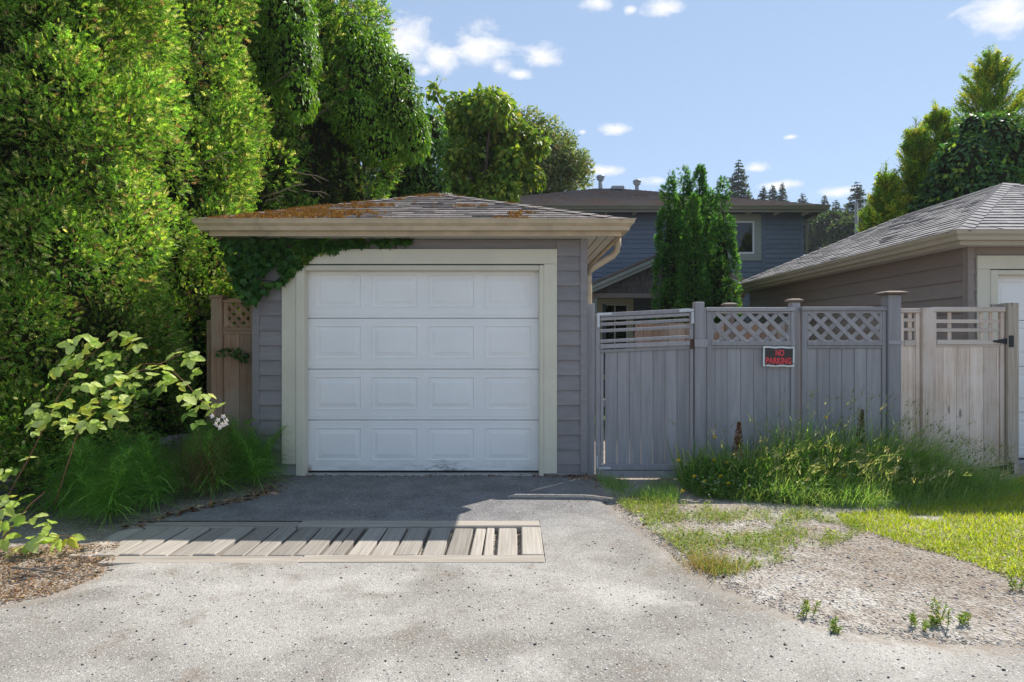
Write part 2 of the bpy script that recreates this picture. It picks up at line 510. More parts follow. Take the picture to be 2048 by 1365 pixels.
def plain(name, c, r=0.5, spec=0.3):
    k = NB(name); return k.done(c, r, 0, spec)
M_SIGNWHITE = plain("sign_white_edge", (0.72, 0.72, 0.70))
M_SIGNRED = plain("sign_red_letters", (0.78, 0.06, 0.075))
M_YELLOW = plain("dandelion_yellow", (0.80, 0.52, 0.02), 0.6)
M_PETAL = leafmat("pale_petal", 0.3)
M_LEAF = leafmat("leaf", 0.48, 0.5, 0.25)
M_BRAMBLE = leafmat("bramble_leaf", 0.55, 0.5, 0.3, (1.1, 1.15, 0.75))
M_LEAF_GLOSS = leafmat("glossy_leaf", 0.42, 0.42, 0.28)
M_NEEDLE = leafmat("cedar_spray", 0.52, 0.6, 0.2, (1.35, 1.35, 0.6))
M_GRASS = leafmat("grass_blade", 0.55, 0.5, 0.3, (1.15, 1.2, 0.45))
M_DRY = leafmat("dry_stalk", 0.3, 0.8, 0.1, (1.1, 1.0, 0.8))
M_MOSS = leafmat("moss_tuft", 0.15, 0.95, 0.05, (1, 1, 1))
M_STONE = leafmat("stone", 0.0, 0.85, 0.2)
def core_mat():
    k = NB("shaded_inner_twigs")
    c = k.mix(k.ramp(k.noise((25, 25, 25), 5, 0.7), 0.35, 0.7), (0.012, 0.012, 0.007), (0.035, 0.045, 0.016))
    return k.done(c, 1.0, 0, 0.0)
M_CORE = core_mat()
def asphalt_mat():
    k = NB("worn_asphalt")
    at = k.n.new("ShaderNodeAttribute"); at.attribute_name = "edge"
    ap = k.n.new("ShaderNodeAttribute"); ap.attribute_name = "apron"
    big = k.noise((0.8, 0.8, 0.8), 6, 0.6, 0.3)
    mid = k.noise((3.3, 3.3, 3.3), 6, 0.65, 0.2)
    lane = k.mix(k.ramp(big, 0.36, 0.62), (0.205, 0.188, 0.166), (0.350, 0.330, 0.300))
    lane = k.mix(k.ramp(mid, 0.52, 0.70, 0.0, 0.7), lane, (0.200, 0.165, 0.132))
    pale = k.noise((1.1, 1.7, 1), 4, 0.55, 0.6)
    lane = k.mix(k.ramp(pale, 0.52, 0.66, 0.0, 0.6), lane, (0.44, 0.415, 0.38))
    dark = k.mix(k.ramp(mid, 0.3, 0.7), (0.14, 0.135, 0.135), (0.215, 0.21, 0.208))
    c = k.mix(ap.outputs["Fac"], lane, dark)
    # aggregate: pale and dark stones of about 6 mm
    st = k.n.new("ShaderNodeSeparateColor"); k.l.new(k.voro((175, 175, 175), out="Color"), st.inputs[0])
    c = k.scale_col(c, k.ramp(st.outputs[0], 0.0, 1.0, 0.85, 1.15))
    c = k.mix(k.ramp(st.outputs[1], 0.95, 0.965, 0.0, 0.7), c, (0.075, 0.073, 0.072))
    c = k.mix(k.ramp(st.outputs[2], 0.94, 0.96, 0.0, 0.6), c, (0.62, 0.60, 0.56))
    s2 = k.n.new("ShaderNodeSeparateColor"); k.l.new(k.voro((48, 48, 48), out="Color"), s2.inputs[0])
    d2 = k.voro((48, 48, 48))
    c = k.mix(k.math('MULTIPLY', k.ramp(s2.outputs[0], 0.95, 0.965), k.ramp(d2, 0.24, 0.34, 0.85, 0.0)), c, (0.07, 0.07, 0.072))
    # dirt washed over the broken edge
    e = k.math('ADD', at.outputs["Fac"], k.math('MULTIPLY', k.math('SUBTRACT', k.noise((17, 17, 17), 7, 0.75), 0.5), 1.0))
    c = k.mix(k.ramp(e, 0.0, 0.22, 0.62, 0.0), c, k.mix(k.noise((40, 40, 40), 4, 0.7), (0.16, 0.118, 0.082), (0.33, 0.27, 0.21)))
    h = k.math('ADD', k.math('MULTIPLY', k.voro((175, 175, 175)), 1.0), k.math('MULTIPLY', k.noise((30, 30, 30), 5, 0.65), 1.1))
    k.bump(h, 0.5, 0.005)
    return k.done(c, 0.9, 0, 0.25)
M_ASPHALT = asphalt_mat()
def dirt_mat():
    k = NB("gravelly_dirt")
    big = k.noise((0.9, 0.9, 0.9), 6, 0.62, 0.3)
    c = k.mix(k.ramp(big, 0.35, 0.66), (0.29, 0.245, 0.20), (0.43, 0.40, 0.36))
    c = k.mix(k.ramp(k.noise((6, 6, 6), 7, 0.7), 0.40, 0.64, 0.0, 0.7), c, (0.245, 0.19, 0.145))
    st = k.n.new("ShaderNodeSeparateColor"); k.l.new(k.voro((75, 75, 75), out="Color"), st.inputs[0])
    c = k.scale_col(c, k.ramp(st.outputs[0], 0.0, 1.0, 0.66, 1.34))
    c = k.mix(k.ramp(st.outputs[1], 0.9, 0.94, 0.0, 0.7), c, (0.42, 0.40, 0.37))
    sp = k.n.new("ShaderNodeSeparateXYZ"); k.l.new(k.P(), sp.inputs[0])
    g = k.ramp(sp.outputs[1], 8.5, 11.0)
    gr = k.mix(k.ramp(k.noise((5, 5, 5), 6, 0.7), 0.35, 0.65), (0.045, 0.075, 0.02), (0.10, 0.12, 0.04))
    c = k.mix(g, c, gr)
    h = k.math('ADD', k.voro((75, 75, 75)), k.math('MULTIPLY', k.noise((22, 22, 22), 6, 0.7), 1.6))
    k.bump(h, 0.9, 0.012)
    return k.done(c, 0.95, 0, 0.15)
M_DIRT = dirt_mat()

# ------------------------------------------------------------------ ground and lane
def hgt(x, y):
    x = np.asarray(x, float); y = np.asarray(y, float)
    return (-0.055 * smooth(0.85, 1.2, x) * (1 - smooth(2.6, 3.6, x)) * smooth(5.4, 6.1, y)
            + 0.03 * (fbm(np.stack([x * 0.9, y * 0.9], -1), 3) - 0.5) * smooth(1.0, 2.5, x) * smooth(3.3, 4.2, y)
            + 0.05 * smooth(4.0, 6.0, x) * smooth(3.8, 5.0, y) * (1 - smooth(5.6, 6.6, y)))
def grid_mesh(name, xs, ys, z, mat, keep=None, attrs=None):
    X, Yy = np.meshgrid(xs, ys)
    nx, ny = len(xs), len(ys)
    V = np.stack([X, Yy, z(X, Yy)], -1).reshape(-1, 3).astype(np.float32)
    i = np.arange(nx * ny).reshape(ny, nx)
    q = np.stack([i[:-1, :-1], i[:-1, 1:], i[1:, 1:], i[1:, :-1]], -1).reshape(-1, 4)
    if keep is not None:
        k = keep(X, Yy).reshape(-1)
        q = q[k[q].all(1)]
    me = bpy.data.meshes.new(name)
    me.vertices.add(len(V)); me.vertices.foreach_set("co", V.ravel())
    me.loops.add(q.size); me.loops.foreach_set("vertex_index", q.astype(np.int32).ravel())
    me.polygons.add(len(q)); me.polygons.foreach_set("loop_start", np.arange(0, q.size, 4, dtype=np.int32))
    for an, fn in (attrs or {}).items():
        at = me.attributes.new(an, 'FLOAT', 'POINT')
        at.data.foreach_set("value", fn(X, Yy).astype(np.float32).ravel())
    me.materials.append(mat); me.update(calc_edges=True)
    me.polygons.foreach_set("use_smooth", np.ones(len(q), dtype=bool))
    return me
far_x = [-600, -250, -100, -50, -25, -14]
gx = np.array(far_x + list(np.arange(-9, 10.01, 0.09)) + [-v for v in reversed(far_x)])
gy = np.array([-500, -200, -80, -40, -20, -10, -5, -2, 0] + list(np.arange(0.8, 8.01, 0.09)) + [10, 13, 17, 24, 40, 80, 160, 320, 700])
ground = link("ground", grid_mesh("ground", gx, gy, lambda x, y: hgt(x, y) - 0.004 - 0.03 * ((x > -2.8) & (x < 0.16) & (y > 3.98) & (y < 4.78)), M_DIRT))
tag(ground, "brown gravelly dirt ground under the verge, yards and lane edge", None, None, "structure")

edge_px = [(1186, 957), (1205, 985), (1235, 1015), (1290, 1062), (1345, 1102), (1400, 1145), (1470, 1182), (1560, 1217),
           (1640, 1246), (1750, 1270), (1900, 1285), (2100, 1292)]
left_px = [(-700, 1275), (-250, 1245), (0, 1212), (110, 1188), (190, 1152), (225, 1112), (140, 1098), (180, 1078), (265, 1048),
           (350, 1022), (440, 1003), (520, 985), (552, 962)]
poly = [GND(*p) for p in left_px] + [(-2.62, 6.60), (0.86, 6.60)] + [GND(*p) for p in edge_px] + [(30, 2.95), (30, -3.4), (-30, -3.4), (-30, 2.9)]
POLY = np.array(poly)
def sdist(x, y):
    P = np.stack([np.asarray(x, float), np.asarray(y, float)], -1)
    best = np.full(P.shape[:-1], 1e9); inside = np.zeros(P.shape[:-1], bool)
    n = len(POLY)
    for i in range(n):
        a, b = POLY[i], POLY[(i + 1) % n]
        e = b - a; w = P - a
        t = np.clip((w @ e) / (e @ e), 0, 1)
        d = np.linalg.norm(w - t[..., None] * e, axis=-1)
        best = np.minimum(best, d)
        c = ((a[1] > P[..., 1]) != (b[1] > P[..., 1])) & (P[..., 0] < e[0] * (P[..., 1] - a[1]) / (e[1] if abs(e[1]) > 1e-9 else 1e-9) + a[0])
        inside ^= c
    return np.where(inside, best, -best)
def edged(x, y):
    return sdist(x, y) + 0.16 * (fbm(np.stack([np.asarray(x) * 5, np.asarray(y) * 5], -1), 11) - 0.5)
def az(x, y):
    s = edged(x, y)
    return hgt(x, y) + 0.001 + 0.017 * smooth(0.0, 0.22, s)
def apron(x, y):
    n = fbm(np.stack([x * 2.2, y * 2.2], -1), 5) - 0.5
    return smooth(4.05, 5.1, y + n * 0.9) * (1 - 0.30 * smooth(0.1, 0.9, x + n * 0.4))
axs = np.array(list(np.arange(-30, -6.5, 3.0)) + sorted(list(np.arange(-6.2, 6.21, 0.05)) + [-2.875, 0.213, 0.2135]) + list(np.arange(8, 31, 3.0)))
ays = np.array([-3.3, -2, -1, 0, 0.5] + sorted(list(np.arange(0.9, 6.61, 0.05)) + [3.923, 4.837]))
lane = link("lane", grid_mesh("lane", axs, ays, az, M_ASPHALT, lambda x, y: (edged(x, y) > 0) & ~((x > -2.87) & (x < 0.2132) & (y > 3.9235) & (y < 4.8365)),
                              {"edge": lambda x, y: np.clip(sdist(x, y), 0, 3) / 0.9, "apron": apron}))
tag(lane, "pale worn asphalt lane with a darker apron before the garage", None, None, "structure")

# ------------------------------------------------------------------ building helpers
WEDGE = {}
def lap_board(name, parent, mat, M, L, h, t0=0.027, t1=0.005):
    key = (round(L, 3), round(h, 3), mat.name, t0)
    if key not in WEDGE:
        V = []
        for x in (0, L):
            V += [(x, 0.0, 0.0), (x, -t0, 0.0), (x, -t0 + 0.001, 0.008), (x, -t1, h + 0.008), (x, 0.0, h + 0.008)]
        Fs = [(0, 1, 2, 3, 4), (9, 8, 7, 6, 5)] + [(i, i + 5, (i + 1) % 5 + 5, (i + 1) % 5) for i in range(5)]
        WEDGE[key] = pmesh("lap_board", V, orient(V, Fs), mat)
    return link(name, WEDGE[key], parent, M)
def lap_wall(parent, mat, p0, L, z0, z1, exp, rz, skip=(), vis=True):
    """courses of lap siding on a wall that starts at p0 and runs L metres along its own x; skip = [(xa, xb, za, zb)]"""
    z = z0
    while z < z1 - 0.02:
        h = min(exp, z1 - z)
        spans = [(0.0, L)]
        for (xa, xb, za, zb) in skip:
            if z < zb - 0.02 and z + h > za + 0.02:
                ns = []
                for (a, b) in spans:
                    if xb <= a or xa >= b: ns.append((a, b)); continue
                    if xa > a: ns.append((a, xa))
                    if xb < b: ns.append((xb, b))
                spans = ns
        for (a, b) in spans:
            if b - a > 0.03:
                lap_board("siding_board", parent, mat, T(p0[0], p0[1], z) @ RZ(rz) @ T(a, 0, 0), b - a, h)
        z += exp
def ring_piece(name, parent, mat, rect, prof, side):
    """one side of a moulding that runs round a rectangle, mitred at both corners; prof = [(out, z)]"""
    x0, x1, y0, y1 = rect
    V = []
    for end in (0, 1):
        for (o, z) in prof:
            c = {'f': ((x0 - o, y0 - o), (x1 + o, y0 - o)), 'r': ((x1 + o, y0 - o), (x1 + o, y1 + o)),
                 'b': ((x1 + o, y1 + o), (x0 - o, y1 + o)), 'l': ((x0 - o, y1 + o), (x0 - o, y0 - o))}[side][end]
            V.append((c[0], c[1], z))
    n = len(prof)
    Fs = [(i, (i + 1) % n, (i + 1) % n + n, i + n) for i in range(n)]
    Fs += [tuple(range(n - 1, -1, -1)), tuple(range(n, 2 * n))]
    me = pmesh(name, V, Fs, mat)
    return link(name, me, parent)
def gutter_prof(z):
    return [(0.0, z - 0.105), (0.066, z - 0.105), (0.078, z - 0.066), (0.108, z - 0.040), (0.118, z - 0.006), (0.125, z - 0.004),
            (0.125, z + 0.003), (0.112, z + 0.003), (0.104, z - 0.032), (0.072, z - 0.060), (0.062, z - 0.096), (0.006, z - 0.096), (0.006, z - 0.002), (0.0, z - 0.002)]
def hip_roof(parent, rect, ze, slope, mat, seed, limit=300, exp=0.14, detail=True):
    """hip roof over rect with the ridge along y; the nearest shingles are single parts"""
    x0, x1, y0, y1 = rect
    w = (x1 - x0) / 2; xm = (x0 + x1) / 2
    zr = ze + slope * w
    A, B = (xm, y0 + w, zr), (xm, y1 - w, zr)
    c = [(x0, y0, ze), (x1, y0, ze), (x1, y1, ze), (x0, y1, ze)]
    V = c + [A, B] + [(v[0], v[1], ze - 0.03) for v in c]
    Fs = [(0, 1, 4), (1, 2, 5, 4), (2, 3, 5), (3, 0, 4, 5), (6, 9, 8, 7), (0, 6, 7, 1), (1, 7, 8, 2), (2, 8, 9, 3), (3, 9, 6, 0)]
    roof = link("roof", pmesh("roof", V, Fs, mat), parent)
    if not detail: return roof
    r = random.Random(seed)
    sides = [((x0, y0), (1, 0), (0, 1), x1 - x0), ((x1, y0), (0, 1), (-1, 0), y1 - y0), ((x0, y1), (0, -1), (1, 0), y1 - y0)]
    items = []
    cs = math.sqrt(1 + slope * slope)
    for (o, ud, vd, L) in sides:
        nrm = Vector((-vd[0] * slope, -vd[1] * slope, 1)).normalized()
        def P(u, d, lift):
            p = Vector((o[0] + ud[0] * u + vd[0] * d, o[1] + ud[1] * u + vd[1] * d, ze + slope * d))
            return p + nrm * lift
        nrow = int(w * cs / exp)
        for k in range(nrow):
            d0 = k * exp / cs - (0.015 if k == 0 else 0); d1 = min((k + 1) * exp / cs + 0.012, w)
            u = -r.uniform(0, 0.3)
            while u < L:
                wd = r.choice((0.16, 0.22, 0.3, 0.3, 0.38))
                a, b = u, u + wd - 0.004
                u += wd
                a0, b0 = max(a, d0), min(b, L - d0)
                a1, b1 = max(a, d1), min(b, L - d1)
                if b0 - a0 < 0.03: continue
                if b1 - a1 < 0.005: m_ = min(max((a + b) / 2, d1), L - d1); a1, b1 = m_ - 0.003, m_ + 0.003
                t = r.uniform(0.011, 0.020) + (0.006 if r.random() < 0.12 else 0); s = r.uniform(-0.006, 0.006) / cs
                q = [P(a0, d0 + s, 0.001), P(b0, d0 + s, 0.001), P(b0, d0 + s, t), P(a0, d0 + s, t), P(a1, d1, 0.003), P(b1, d1, 0.003)]
                ctr = sum(q, Vector()) / 6
                facing = nrm.dot(Vector((0, 0, H)) - ctr) > 0
                items.append((ctr.length if facing else 1000 + ctr.length, q, ctr))
    items.sort(key=lambda i: i[0])
    fc = [(0, 1, 2, 3), (3, 2, 5, 4), (0, 3, 4), (1, 5, 2), (0, 4, 5, 1)]
    for (_, q, ctr) in items[:limit]:
        link("shingle", pmesh("shingle", [p - ctr for p in q], fc, mat), roof, T(*ctr))
    V, Fs = [], []
    for (_, q, ctr) in items[limit:]:
        k = len(V); V += q; Fs += [tuple(i + k for i in f) for f in fc]
    if V:
        o = link("shingle_courses", pmesh("shingle_courses", V, Fs, mat), roof); o["kind"] = "stuff"
    # hip and ridge caps
    for (p, q) in (((x0, y0, ze), A), ((x1, y0, ze), A), (A, B), ((x0, y1, ze), B), ((x1, y1, ze), B)):
        p, q = Vector(p), Vector(q)
        n = max(int((q - p).length / 0.19), 2)
        d = (q - p) / n
        dn = d.normalized()
        sd = dn.cross(Vector((0, 0, 1))).normalized()
        drop = slope * (0.71 if abs(dn.x) > 0.1 else 1.0) * 0.12
        for k in range(n):
            a = p + d * k; e = a + d * 1.12
            lf = 0.024; le = 0.012
            q6 = [a + Vector((0, 0, lf)), a + sd * 0.12 + Vector((0, 0, lf - drop)), a - sd * 0.12 + Vector((0, 0, lf - drop)),
                  e + Vector((0, 0, le)), e + sd * 0.12 + Vector((0, 0, le - drop)), e - sd * 0.12 + Vector((0, 0, le - drop))]
            q6 += [v - Vector((0, 0, 0.008)) for v in q6[:3]]
            ctr = sum(q6, Vector()) / 9
            link("hip_cap", pmesh("hip_cap", [v - ctr for v in q6], [(0, 1, 4, 3), (2, 0, 3, 5), (0, 6, 7, 1), (2, 8, 6, 0)], mat), roof, T(*ctr))
    return roof
def door_section_mesh(W, h, cols, pz0, pz1):
    xs = [0.0] + [v for c in cols for v in c] + [W]
    prof = [(0.0, 0.012), (0.007, 0.0), (0.030, 0.0), (0.034, 0.004), (0.038, 0.0), (pz0, 0.0), (pz1, 0.0),
            (h - 0.040, 0.0), (h - 0.036, 0.004), (h - 0.032, 0.0), (h - 0.008, 0.0), (h, 0.012)]
    V, Fs = [], []
    nx = len(xs)
    for (z, y) in prof:
        for x in xs: V.append((x, y, z))
    for j in range(len(prof) - 1):
        for i in range(nx - 1):
            if abs(prof[j][0] - pz0) < 1e-6 and i % 2 == 1: continue
            Fs.append((j * nx + i, j * nx + i + 1, (j + 1) * nx + i + 1, (j + 1) * nx + i))
    k = len(V)
    V += [(0, 0.045, 0), (W, 0.045, 0), (W, 0.045, h), (0, 0.045, h)]
    Fs += [(k + 3, k + 2, k + 1, k), (0, k, k + 1, nx - 1), ((len(prof) - 1) * nx, len(prof) * nx - 1, k + 2, k + 3)]
    return pmesh("door_section", V, Fs, M_DOOR)
def panel_mesh(w, h):
    rings = [(0.0, 0.0), (0.004, -0.003), (0.010, -0.003), (0.016, 0.010), (0.024, 0.010), (0.062, 0.002), (0.068, -0.001)]
    V, Fs = [], []
    for (i, y) in rings:
        V += [(i, y, i), (w - i, y, i), (w - i, y, h - i), (i, y, h - i)]
    for r_ in range(len(rings) - 1):
        a, b = r_ * 4, r_ * 4 + 4
        for k in range(4): Fs.append((a + k, a + (k + 1) % 4, b + (k + 1) % 4, b + k))
    a = (len(rings) - 1) * 4
    Fs.append((a, a + 1, a + 2, a + 3))
    return pmesh("panel", V, Fs, M_DOOR)
PANELS = {}
def garage_door(g, dx0, dx1, yf, z0):
    W = dx1 - dx0 + 0.03; h = 0.537
    cols = [(0.085 + 0.6 * k, 0.085 + 0.6 * k + 0.497) for k in range(4)]
    sec = door_section_mesh(W, h, cols, 0.108, 0.462)
    pm = PANELS.setdefault("p", panel_mesh(0.497, 0.354))
    for s in range(4):
        M = T(dx0 - 0.015, yf + 0.09, z0 + s * 0.541)
        o = link("door_section", sec, g, M)
        for c in cols:
            link("panel", pm, o, M @ T(c[0], 0, 0.108))
    box("weather_strip", g, M_BLACKMETAL, dx0 + 0.004, dx1 - 0.004, yf + 0.098, yf + 0.13, z0 - 0.016, z0 - 0.001, 0.002)
def build_garage(name, label, x0, x1, yf, yb, dx0, dx1, side_mat, gut_mat, roof_mat, slope, zg, left_z0, exp, seed, limit, cas_top):
    g = thing(name, label, "garage", ((x0 + x1) / 2, yf, 0))
    zt = zg - 0.12                                   # top of wall / soffit
    cw, jw = 0.148, 0.088
    ox0, ox1 = dx0 - jw, dx1 + 0.048                  # outside of the jambs
    hz = cas_top - 0.157                              # underside of the head casing
    # walls behind the siding
    for (a, b, c, d, e, f_) in ((x0, ox0, yf, yf + 0.12, 0.02, zt), (ox1, x1, yf, yf + 0.12, 0.02, zt), (ox0, ox1, yf, yf + 0.12, hz, zt),
                                (x0, x0 + 0.1, yf + 0.12, yb, 0.02, zt), (x1 - 0.1, x1, yf + 0.12, yb, 0.02, zt), (x0 + 0.1, x1 - 0.1, yb - 0.1, yb, 0.02, zt)):
        box("wall", g, side_mat, a, b, c, d, e, f_, 0.001)
    box("foundation", g, M_CONC, x0 - 0.01, ox0, yf - 0.012, yf + 0.2, -0.1, left_z0 + 0.004, 0.006)
    box("foundation", g, M_CONC, ox1, x1 + 0.008, yf - 0.014, yf + 0.2, -0.1, 0.045, 0.006)
    box("foundation", g, M_CONC, x0 - 0.006, x1 + 0.006, yf + 0.2, yb + 0.006, -0.1, 0.06, 0.006)
    box("threshold", g, M_CONC, ox0, ox1, yf - 0.05, yf + 0.2, -0.1, 0.012, 0.012)
    cb = 0.052
    skip = [(dx0 - jw - cw + 0.004 - x0 - cb, dx1 + 0.048 + cw - 0.012 - x0 - cb, 0, cas_top)]
    # lay out courses from the bottom of the lower end so that both sides line up
    lap_wall(g, side_mat, (x0 + cb, yf), (x1 - x0) - 2 * cb, left_z0, zt, exp, 0, skip)
    box("siding_board", g, side_mat, ox1 + cw - 0.012, x1 - cb, yf - 0.016, yf, 0.03, left_z0, 0.002)
    for (rz, p, L) in ((90, (x1, yf + cb), yb - yf - cb), (180, (x1, yb), x1 - x0), (-90, (x0, yb), yb - yf - cb)):
        lap_wall(g, side_mat, p, L, left_z0 - 0.06, zt, exp, rz)
    for (a, b) in ((x0 - 0.021, x0 + cb), (x1 - cb, x1 + 0.021)):
        box("corner_board", g, side_mat, a, b, yf - 0.034, yf, 0.035 if a > x0 else left_z0 - 0.03, zt, 0.004)
    box("corner_board", g, side_mat, x0 - 0.026, x0 - 0.0005, yf + 0.001, yf + cb, left_z0 - 0.03, zt, 0.004)
    box("corner_board", g, side_mat, x1 + 0.0005, x1 + 0.026, yf + 0.001, yf + cb, 0.035, zt, 0.004)
    # cream casing and jambs
    box("door_casing", g, M_CREAM, ox0 - cw, ox0, yf - 0.042, yf, left_z0 + 0.005, hz, 0.004)
    box("door_casing", g, M_CREAM, ox1, ox1 + cw - 0.01, yf - 0.042, yf, 0.028, hz, 0.004)
    box("door_casing", g, M_CREAM, ox0 - cw - 0.001, ox1 + cw - 0.009, yf - 0.043, yf, hz + 0.001, cas_top, 0.004)
    box("drip_flashing", g, M_BLACKMETAL, ox0 + 0.002, ox1 - 0.002, yf - 0.030, yf - 0.004, hz - 0.009, hz - 0.001, 0.001)
    box("door_jamb", g, M_CREAM, ox0, dx0, yf - 0.050, yf + 0.088, -0.004, hz - 0.011, 0.006)
    box("door_jamb", g, M_CREAM, dx1, ox1, yf - 0.050, yf + 0.088, -0.004, hz - 0.011, 0.006)
    box("door_head", g, M_CREAM, dx0 + 0.0005, dx1 - 0.0005, yf - 0.043, yf + 0.088, hz - 0.066, hz - 0.0115, 0.006)
    garage_door(g, dx0, dx1, yf, 0.03)
    # eaves
    fr = (x0 - 0.325, x1 + 0.325, yf - 0.325, yb + 0.325)
    for s in 'frbl':
        ring_piece("gutter", g, gut_mat, fr, gutter_prof(zg), s)
        ring_piece("fascia", g, gut_mat, fr, [(-0.022, zg - 0.150), (-0.001, zg - 0.150), (-0.001, zg - 0.004), (-0.022, zg - 0.004)], s)
        for k in range(3):
            o0 = -0.325 + 0.024 + k * 0.096
            ring_piece("soffit_board", g, M_SOFFIT, fr, [(o0, zt - 0.008), (o0 + 0.084, zt - 0.008), (o0 + 0.084, zt + 0.008), (o0, zt + 0.008)], s)
    ring_piece("soffit_backing", g, M_CEDAR_X, fr, [(-0.33, zt + 0.010), (-0.03, zt + 0.010), (-0.03, zt + 0.016), (-0.33, zt + 0.016)], 'f')
    ring_piece("soffit_backing", g, M_CEDAR_X, fr, [(-0.33, zt + 0.010), (-0.03, zt + 0.010), (-0.03, zt + 0.016), (-0.33, zt + 0.016)], 'r')
    ring_piece("soffit_backing", g, M_CEDAR_X, fr, [(-0.33, zt + 0.010), (-0.03, zt + 0.010), (-0.03, zt + 0.016), (-0.33, zt + 0.016)], 'l')
    rr = (fr[0] - 0.055, fr[1] + 0.055, fr[2] - 0.055, fr[3] + 0.055)
    hip_roof(g, rr, zg - 0.004, slope, roof_mat, seed, limit)
    return g, rr

GY0 = 6.545
garage, ROOF1 = build_garage("garage", "small grey garage with white panelled door and mossy hipped roof", -2.69, 0.764, GY0, 12.6, -2.162, 0.283,
                      M_SIDING, M_CREAM_DIRTY, M_SHINGLE, 0.355, 2.606, 0.122, 0.1555, 3, 300, 2.368)
# downspout at the gate side of the garage
yd = 6.70
ds = [(1.135, yd, 2.512), (1.135, yd, 2.44), (1.125, yd, 2.38), (1.08, yd, 2.325), (0.98, yd, 2.265), (0.88, yd, 2.205), (0.835, yd, 2.165), (0.822, yd, 2.10), (0.822, yd, 0.9), (0.822, yd, 0.10)]
tube("downspout", garage, M_CREAM_DIRTY, ds, 0.036, 10)
NY = 7.27
neighbour, ROOF2 = build_garage("garage", "brown-grey neighbouring garage with pale shingled roof behind the bare wood gate", 5.30, 9.42, NY, 13.9, 5.62, 8.065,
                      M_SIDING2, M_GUTTER2, M_SHINGLE2, 0.464, 2.63, 0.10, 0.189, 5, 300, 2.40)

# ------------------------------------------------------------------ timber drain cover set in the apron
cover = thing("timber_drain_cover", "bleached timber plank cover set into the asphalt before the garage", "drain cover", (-1.3, 4.36, 0))
zt = 0.0160
box("kerb_board", cover, M_PLANK_X, -1.35, 0.212, 3.925, 4.065, -0.05, zt + 0.004, 0.008)
box("kerb_board", cover, M_PLANK_X, -2.62, -1.354, 3.93, 4.068, -0.05, zt - 0.004, 0.008)
box("kerb_board", cover, M_PLANK_X, -1.62, 0.212, 4.70, 4.835, -0.05, zt + 0.006, 0.008)
box("kerb_board", cover, M_PLANK_X, -2.9, -1.624, 4.694, 4.8355, -0.05, zt - 0.002, 0.008)
x = 0.212; k = 0
while x > -2.85:
    w_ = rnd.choice((0.135, 0.14, 0.145, 0.15))
    g_ = rnd.uniform(0.012, 0.034) if k else 0.0
    dz = rnd.uniform(-0.010, 0.004)
    def plank(xa, xb, ya, yb_, dz_):
        box("plank", cover, M_PLANK, xa, xb, ya, yb_, -0.05, zt + dz_, 0.007, RY(rnd.uniform(-0.9, 0.9)) @ RZ(rnd.uniform(-0.8, 0.8)))
    if k in (2, 8):
        sp = w_ * rnd.uniform(0.45, 0.6)
        plank(x - g_ - sp + 0.006, x - g_, 4.07 + rnd.uniform(0, .01), 4.692, dz)
        plank(x - g_ - w_ - 0.01, x - g_ - sp - 0.004, 4.07 + rnd.uniform(0, .01), 4.692, dz - 0.004)
        w_ += 0.01
    else:
        plank(x - g_ - w_, x - g_, 4.07 + rnd.uniform(0, .012), 4.684 + rnd.uniform(-.004, .008), dz)
    x -= w_ + g_; k += 1

# ------------------------------------------------------------------ fences and gates
FY = 6.62
SCL = F / FY
def fx(px): return (px - 1024) / SCL
def fz(py): return H - (py - 683) / SCL
def lattice(parent, mat, x0, x1, z0, z1, y, step, w, t=0.008):
    for layer, sgn in ((0, 1), (1, -1)):
        yy = y + layer * (t + 0.001)
        h = z1 - z0
        c = x0 - h + rnd.uniform(0, step)
        while c < x1 + h:
            # line x = c + s, z = z0 + s (sgn>0: falling to the right)
            pts = []
            for s_ in (0.0, 1.0):
                pts.append((c + s_ * h, (z1 - s_ * h) if sgn > 0 else (z0 + s_ * h)))
            (xa, za), (xb, zb) = pts
            if xb > x0 and xa < x1:
                if xa < x0: za += (zb - za) * (x0 - xa) / (xb - xa); xa = x0
                if xb > x1: zb = za + (zb - za) * (x1 - xa) / (xb - xa); xb = x1
                if xb - xa > 0.03:
                    L = math.hypot(xb - xa, zb - za) + w * 0.7
                    ang = math.degrees(math.atan2(zb - za, xb - xa))
                    me = box_mesh(round(L, 2), t, w, mat, 0.002)
                    link("lattice_slat", me, parent, T((xa + xb) / 2, yy, (za + zb) / 2) @ RY(-ang))
            c += step
def post(name, parent, mat, px0, px1, y0, ztop, depth=0.1):
    return box(name, parent, mat, fx(px0), fx(px1), y0, y0 + depth, -0.2, ztop, 0.005)
def cap(parent, mat, xc, yc, z, r_):
    prof = [(r_ * 0.62, 0.0), (r_, 0.012), (r_, 0.026), (r_ * 0.55, 0.042)]
    V, Fs = [], []
    for (q, zz) in prof:
        for (a, b) in ((-1, -1), (1, -1), (1, 1), (-1, 1)): V.append((xc + a * q, yc + b * q, z + zz))
    for i in range(3):
        for k_ in range(4): Fs.append((i * 4 + k_, i * 4 + (k_ + 1) % 4, i * 4 + 4 + (k_ + 1) % 4, i * 4 + 4 + k_))
    Fs += [(3, 2, 1, 0), (12, 13, 14, 15)]
    link("post_cap", pmesh("post_cap", V, Fs, mat), parent)

